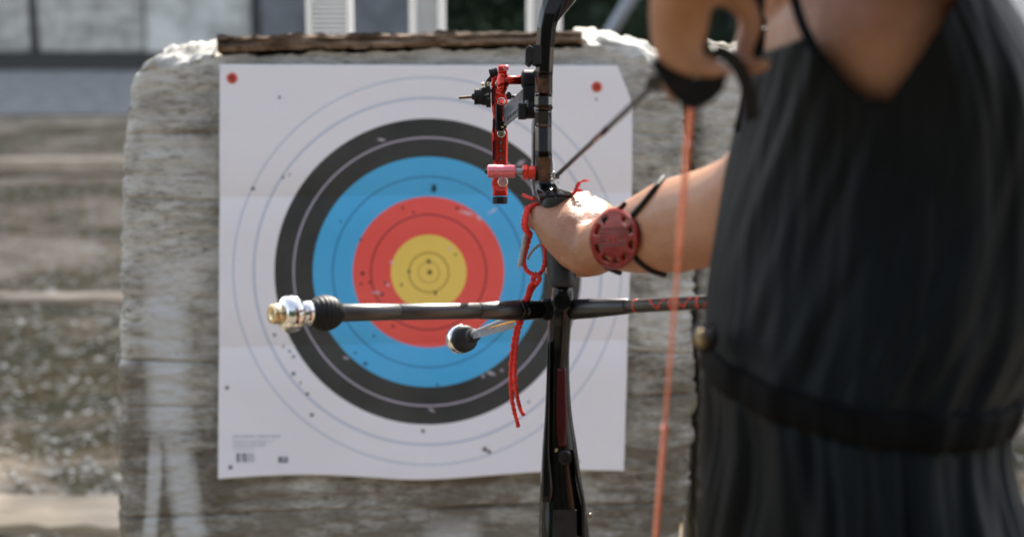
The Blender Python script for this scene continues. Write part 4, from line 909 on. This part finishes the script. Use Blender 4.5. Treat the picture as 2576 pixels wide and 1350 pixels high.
# hair
s = MB(); s.ell(HC + UP * .03 - FW * .014, RT * .084, FW * .094, UP * .098, 30, 18); s.tube(smooth_pts([HC - FW * .09 + UP * .03, HC - FW * .12 + UP * .02, HC - FW * .135 - UP * .05, HC - FW * .125 - UP * .12]), [.02] * 5 + [.028] * 9 + [.022] * 3 + [.008] * 2, 14)
s.build('hair', M_hair, arch)
for px_, sgn in ((0, -1), (1, 1)):
    s = MB(); s.sph(HC + fdir * .084 + UP * .018 + RT * sgn * .03, .012); s.build('eye', M_white, arch)
for fy in (.16, -.16):
    s = MB(); s.ell(wpt(.30, 1.06 + fy * 1.4, .045), Vector((.13, 0, 0)), Vector((0, .05, 0)), Vector((0, 0, .045))); s.ell(wpt(.25, 1.06 + fy * 1.4, .06), Vector((.055, 0, 0)), Vector((0, .045, 0)), Vector((0, 0, .06)))
    s.v = [Vector((v.x, v.y, max(v.z, .003))) for v in s.v]; s.build('shoe', M_shoe, arch)
# dress
rings = [(-260, 2010, 2420, .96, .070), (-150, 1975, 2450, .975, .085), (-60, 1950, 2475, .99, .100), (0, 1930, 2503, 1.0, .105), (80, 1905, 2584, 1.01, .110), (200, 1888, 2625, 1.02, .112), (300, 1872, 2650, 1.03, .114), (400, 1850, 2660, 1.035, .115), (550, 1822, 2662, 1.04, .116), (700, 1800, 2645, 1.04, .116), (850, 1786, 2580, 1.04, .114), (950, 1779, 2520, 1.04, .112),
         (1010, 1790, 2508, 1.04, .114), (1080, 1798, 2512, 1.04, .12), (1160, 1800, 2528, 1.045, .13), (1250, 1797, 2555, 1.05, .14), (1350, 1795, 2605, 1.055, .15), (1550, 1780, 2790, 1.06, .17), (1900, 1740, 2900, 1.07, .19), (2400, 1680, 3020, 1.08, .21), (3000, 1600, 3150, 1.1, .24)]
def sidew(py):
    w_ = [lerp(rings, py + k * 22) for k in range(-4, 5)]; return tuple(sum(a) / 9 for a in zip(*w_))
TOP = [(1700, 340), (1868, 330), (1878, 150), (1896, 140), (1985, 108), (2030, 90), (2075, 130), (2130, 200), (2185, 248), (2230, 250), (2290, 175), (2350, 80), (2400, 0), (2440, -130), (2460, -260), (2900, -260)]
def dress_pt(th, py, extra=0.0):
    L_, R_, d, b = sidew(py); xc = (L_ + R_) / 2; a = pr((R_ - L_) / 2, d); ctr = c(xc, py, d); ctr0 = c(2180, py, d)
    tilt = sum(lerp([(-300, 0), (200, .02), (600, .06), (900, .13), (1100, .13), (1400, .08), (3000, 0)], py + k * 60)[0] for k in range(-3, 4)) / 7
    x = math.cos(th) * a; y = math.sin(th) * b
    # folds
    blouse = max(0, min(1, (1000 - py) / 500)); skirt = max(0, min(1, (py - 1010) / 350))
    near = max(0, min(1, (py + 100) / 900))
    skew = (py - 1000) / 1000
    th2 = th + (.45 * skew * skirt if py > 1000 else .12 * math.sin(th * 1) * skew)
    f = .0022 * math.sin(th2 * 13 + 3 * nz(th2 * 3, py / 700, 1)) * (.35 + .65 * abs(nz(th * 2.2, 3))) + .0022 * nz(th2 * 14, py / 500, 2)
    f2 = .009 * nz(th2 * 3.6, py / 520, 6) + .006 * nz(th2 * 8 + py / 160 * (1 if py < 1000 else .3), py / 420, 8)
    amp = 1.0 if py < 1000 else 1.3 + 3.2 * skirt
    edge = 1 - .55 * abs(math.cos(th)) ** 6 if py < 1000 else 1
    disp_ = (f * amp + f2 * (.6 + skirt)) * (.5 + .5 * near) * edge
    k = 1 + (disp_ + extra) / max(a, b)
    return ctr + Vector((x * k, y * k, -tilt * x * 1.0))
s = MB(); NU, NV = 420, 330; pys = [-260 + (3000 + 260) * (j / NV) ** 1.7 for j in range(NV + 1)]
vs = []; keep = []
for py in pys:
    for i in range(NU):
        th = 2 * math.pi * i / NU; p = dress_pt(th, py); vs.append(p)
        qx, qy, _ = proj(p); 
        near = math.sin(th) < 0.15
        if near: k_ = qy > lerp([(a, b) for a, b in TOP], qx)[0]
        else: k_ = qy > lerp([(1700, 150), (1950, 60), (2050, -100), (2500, -100), (2900, 0)], qx)[0]
        keep.append(k_)
fs = []
for j in range(NV):
    for i in range(NU):
        f = (j * NU + i, j * NU + (i + 1) % NU, (j + 1) * NU + (i + 1) % NU, (j + 1) * NU + i)
        if all(keep[k] for k in f): fs.append(f)
s.add(vs, fs, True); dress = s.build('dress', M_dress, arch)
bm = bmesh.new(); bm.from_mesh(dress.data); bmesh.ops.delete(bm, geom=[v for v in bm.verts if not v.link_faces], context='VERTS'); bm.to_mesh(dress.data); bm.free()
sd = dress.modifiers.new('cloth_thickness', 'SOLIDIFY'); sd.thickness = .0016; sd.offset = 1
# belt
s = MB(); vs = []
for (py, ex) in ((905, .003), (909, .0055), (930, .0062), (962, .0060), (984, .0055), (988, .003)):
    for i in range(180): vs.append(dress_pt(2 * math.pi * i / 180, py, ex))
s.add(vs, [(j * 180 + i, j * 180 + (i + 1) % 180, (j + 1) * 180 + (i + 1) % 180, (j + 1) * 180 + i) for j in range(5) for i in range(180)], True)
belt = s.build('belt', M_belt, arch); sd = belt.modifiers.new('thickness', 'SOLIDIFY'); sd.thickness = .003
M_brassd = worn('dull_brass', (.25, .19, .10), (.4, .31, .18), .5, .6, 60)
# buckle on the left side of the belt
s = MB(); s.ell(c(1764, 850, .99), RT * .0042, FW * .004, UP * .0058); s.build('buckle', M_brassd, belt)
s = MB(); s.sph(c(1789, 842, .985), .0045); s.ell(c(1774, 848, 1.0), RT * .0085, FW * .006, UP * .010); s.build('buckle_frame', M_knurl, belt)
# straps
def band(pts, wpx, m, nm, par, thick=.0015):
    P_ = smooth_pts([c(*p) for p in pts], 8); s = MB(); vs = []; n = len(P_)
    for i, p in enumerate(P_):
        t = (P_[min(i + 1, n - 1)] - P_[max(i - 1, 0)]).normalized(); sd_ = t.cross((p - CAM).normalized()).normalized(); h = pr(wpx / 2, (p - CAM).length); b_ = sd_.cross(t).normalized() * thick
        vs += [p + sd_ * h + b_, p - sd_ * h + b_, p - sd_ * h - b_, p + sd_ * h - b_]
    s.add(vs, [(i * 4 + k, i * 4 + (k + 1) % 4, (i + 1) * 4 + (k + 1) % 4, (i + 1) * 4 + k) for i in range(n - 1) for k in range(4)] + [(0, 1, 2, 3), (n * 4 - 1, n * 4 - 2, n * 4 - 3, n * 4 - 4)])
    return s.build(nm, m, par)
band([(1892, 300, .925), (1884, 235, .915), (1862, 175, .905), (1830, 140, .90), (1800, 128, .895)], 36, M_strap, 'cord_strap', arch)
band([(1968, -160, .925), (1995, -20, .925), (2018, 60, .92), (2052, 130, .915)], 26, M_dress, 'dress_strap', arch)
band([(1918, -160, .95), (1914, -20, .95), (1910, 60, .95), (1902, 150, .95)], 22, M_dress, 'dress_strap', arch)
# finger tab
tabo = MB(); poly = [(1640, 148), (1665, 150), (1700, 160), (1740, 170), (1790, 176), (1830, 186), (1822, 225), (1795, 254), (1765, 270), (1745, 275), (1722, 268), (1698, 248), (1676, 222), (1655, 190), (1643, 170)]
tabo.prism([c(x, y, .880) for x, y in poly], FW * .004); tb = tabo.build('finger_tab', M_leather, arch, bevel=.001)
disc('tab_rivet', 1750, 196, .869, 6, .002, M_steel, tb, ring=False); disc('tab_rivet', 1783, 118, .89, 6, .002, M_steel, tb, ring=False)
s = MB(); s.prism([c(x, y, .895) for x, y in ((1738, 40), (1765, 30), (1782, 60), (1790, 110), (1800, 135), (1770, 140), (1745, 125))], FW * .004); s.build('tab_plate', M_leather, tb, bevel=.001)
# arm guard on the forearm
from mathutils.bvhtree import BVHTree
dg = bpy.context.evaluated_depsgraph_get(); dg.update(); ev = body.evaluated_get(dg); bme = ev.to_mesh(); bmw = body.matrix_world.copy() if body.parent is None else Matrix.Translation(MATS[arch.name].translation)
bvh = BVHTree.FromPolygons([bmw @ v.co for v in bme.vertices], [tuple(p.vertices) for p in bme.polygons]); ev.to_mesh_clear()
side = None
def onarm(px, py, off):
    """a point lying off metres above the forearm's skin"""
    r = ray(px, py).normalized(); h = bvh.ray_cast(CAM + r * .9, r)
    if h[0] is None or (h[0] - CAM).length > 1.6: return None
    return h[0] + (h[1] if h[1].dot(r) < 0 else -h[1]) * off
s = MB(); vs = []; fs = []; nr_, na = 14, 60; GX, GY, RX, RY = 1555, 599, 60, 69
gh = [.35, .95, 2.15, 2.75, 3.55, 4.2, 4.75, 5.3, 5.95]
for j in range(nr_ + 1):
    for i in range(na):
        t = j / nr_; a = 2 * math.pi * i / na; rim = .0012 if t > .88 else 0; dome = .0025 * math.exp(-((t * math.sin(a)) / .35) ** 2) * (1 - t)
        p = onarm(GX + RX * t * math.cos(a), GY - RY * t * math.sin(a) - 4 * t * math.cos(a), .0010 + rim + dome); vs.append(p or vs[-1])
for j in range(nr_):
    for i in range(na):
        a = 2 * math.pi * (i + .5) / na; hole = 9 <= j <= 11 and any(abs((a - h + math.pi) % (2 * math.pi) - math.pi) < .19 for h in gh)
        if not hole: fs.append((j * na + i, j * na + (i + 1) % na, (j + 1) * na + (i + 1) % na, (j + 1) * na + i))
s.add(vs, fs, True); ag = s.build('arm_guard', M_guard, arch); sd = ag.modifiers.new('thickness', 'SOLIDIFY'); sd.thickness = .002; sd.offset = 1
def gstrap(pts, wpx=11):
    P_ = []
    q0 = [Vector((a, b, 0)) for a, b in pts]
    for v in smooth_pts(q0, 8):
        p = onarm(v.x, v.y, .0016)
        if p is None: break
        P_.append(p)
    last = P_[-1]; P_.append(last + FW * .012 + (last - P_[-3]) * .3)
    s = MB(); s.tube(P_, pr(wpx / 2, 1.38), 8); return s.build('guard_strap', M_strap, ag)
gstrap([(1517, 560), (1530, 548), (1548, 536), (1562, 527), (1575, 516)]); gstrap([(1596, 542), (1612, 525), (1632, 502), (1648, 482), (1664, 462), (1674, 448), (1682, 438)], 14)
gstrap([(1516, 655), (1530, 668), (1550, 678), (1570, 684), (1600, 692), (1620, 700)], 13); gstrap([(1601, 645), (1620, 662), (1640, 675), (1662, 683), (1690, 690), (1715, 700)], 14)
s = MB()
for k in range(5):
    y = GY - 4 + (k - 2) * 9; L0 = [onarm(GX - 34 + 68 * i / 8, y - i * .8, .0048) for i in range(9)]; L1 = [onarm(GX - 34 + 68 * i / 8, y + 3 - i * .8, .0048) for i in range(9)]
    if all(L0) and all(L1): s.add(L0 + L1, [(i, i + 1, i + 10, i + 9) for i in range(8)])
s.build('guard_ribs', M_darkred, ag)
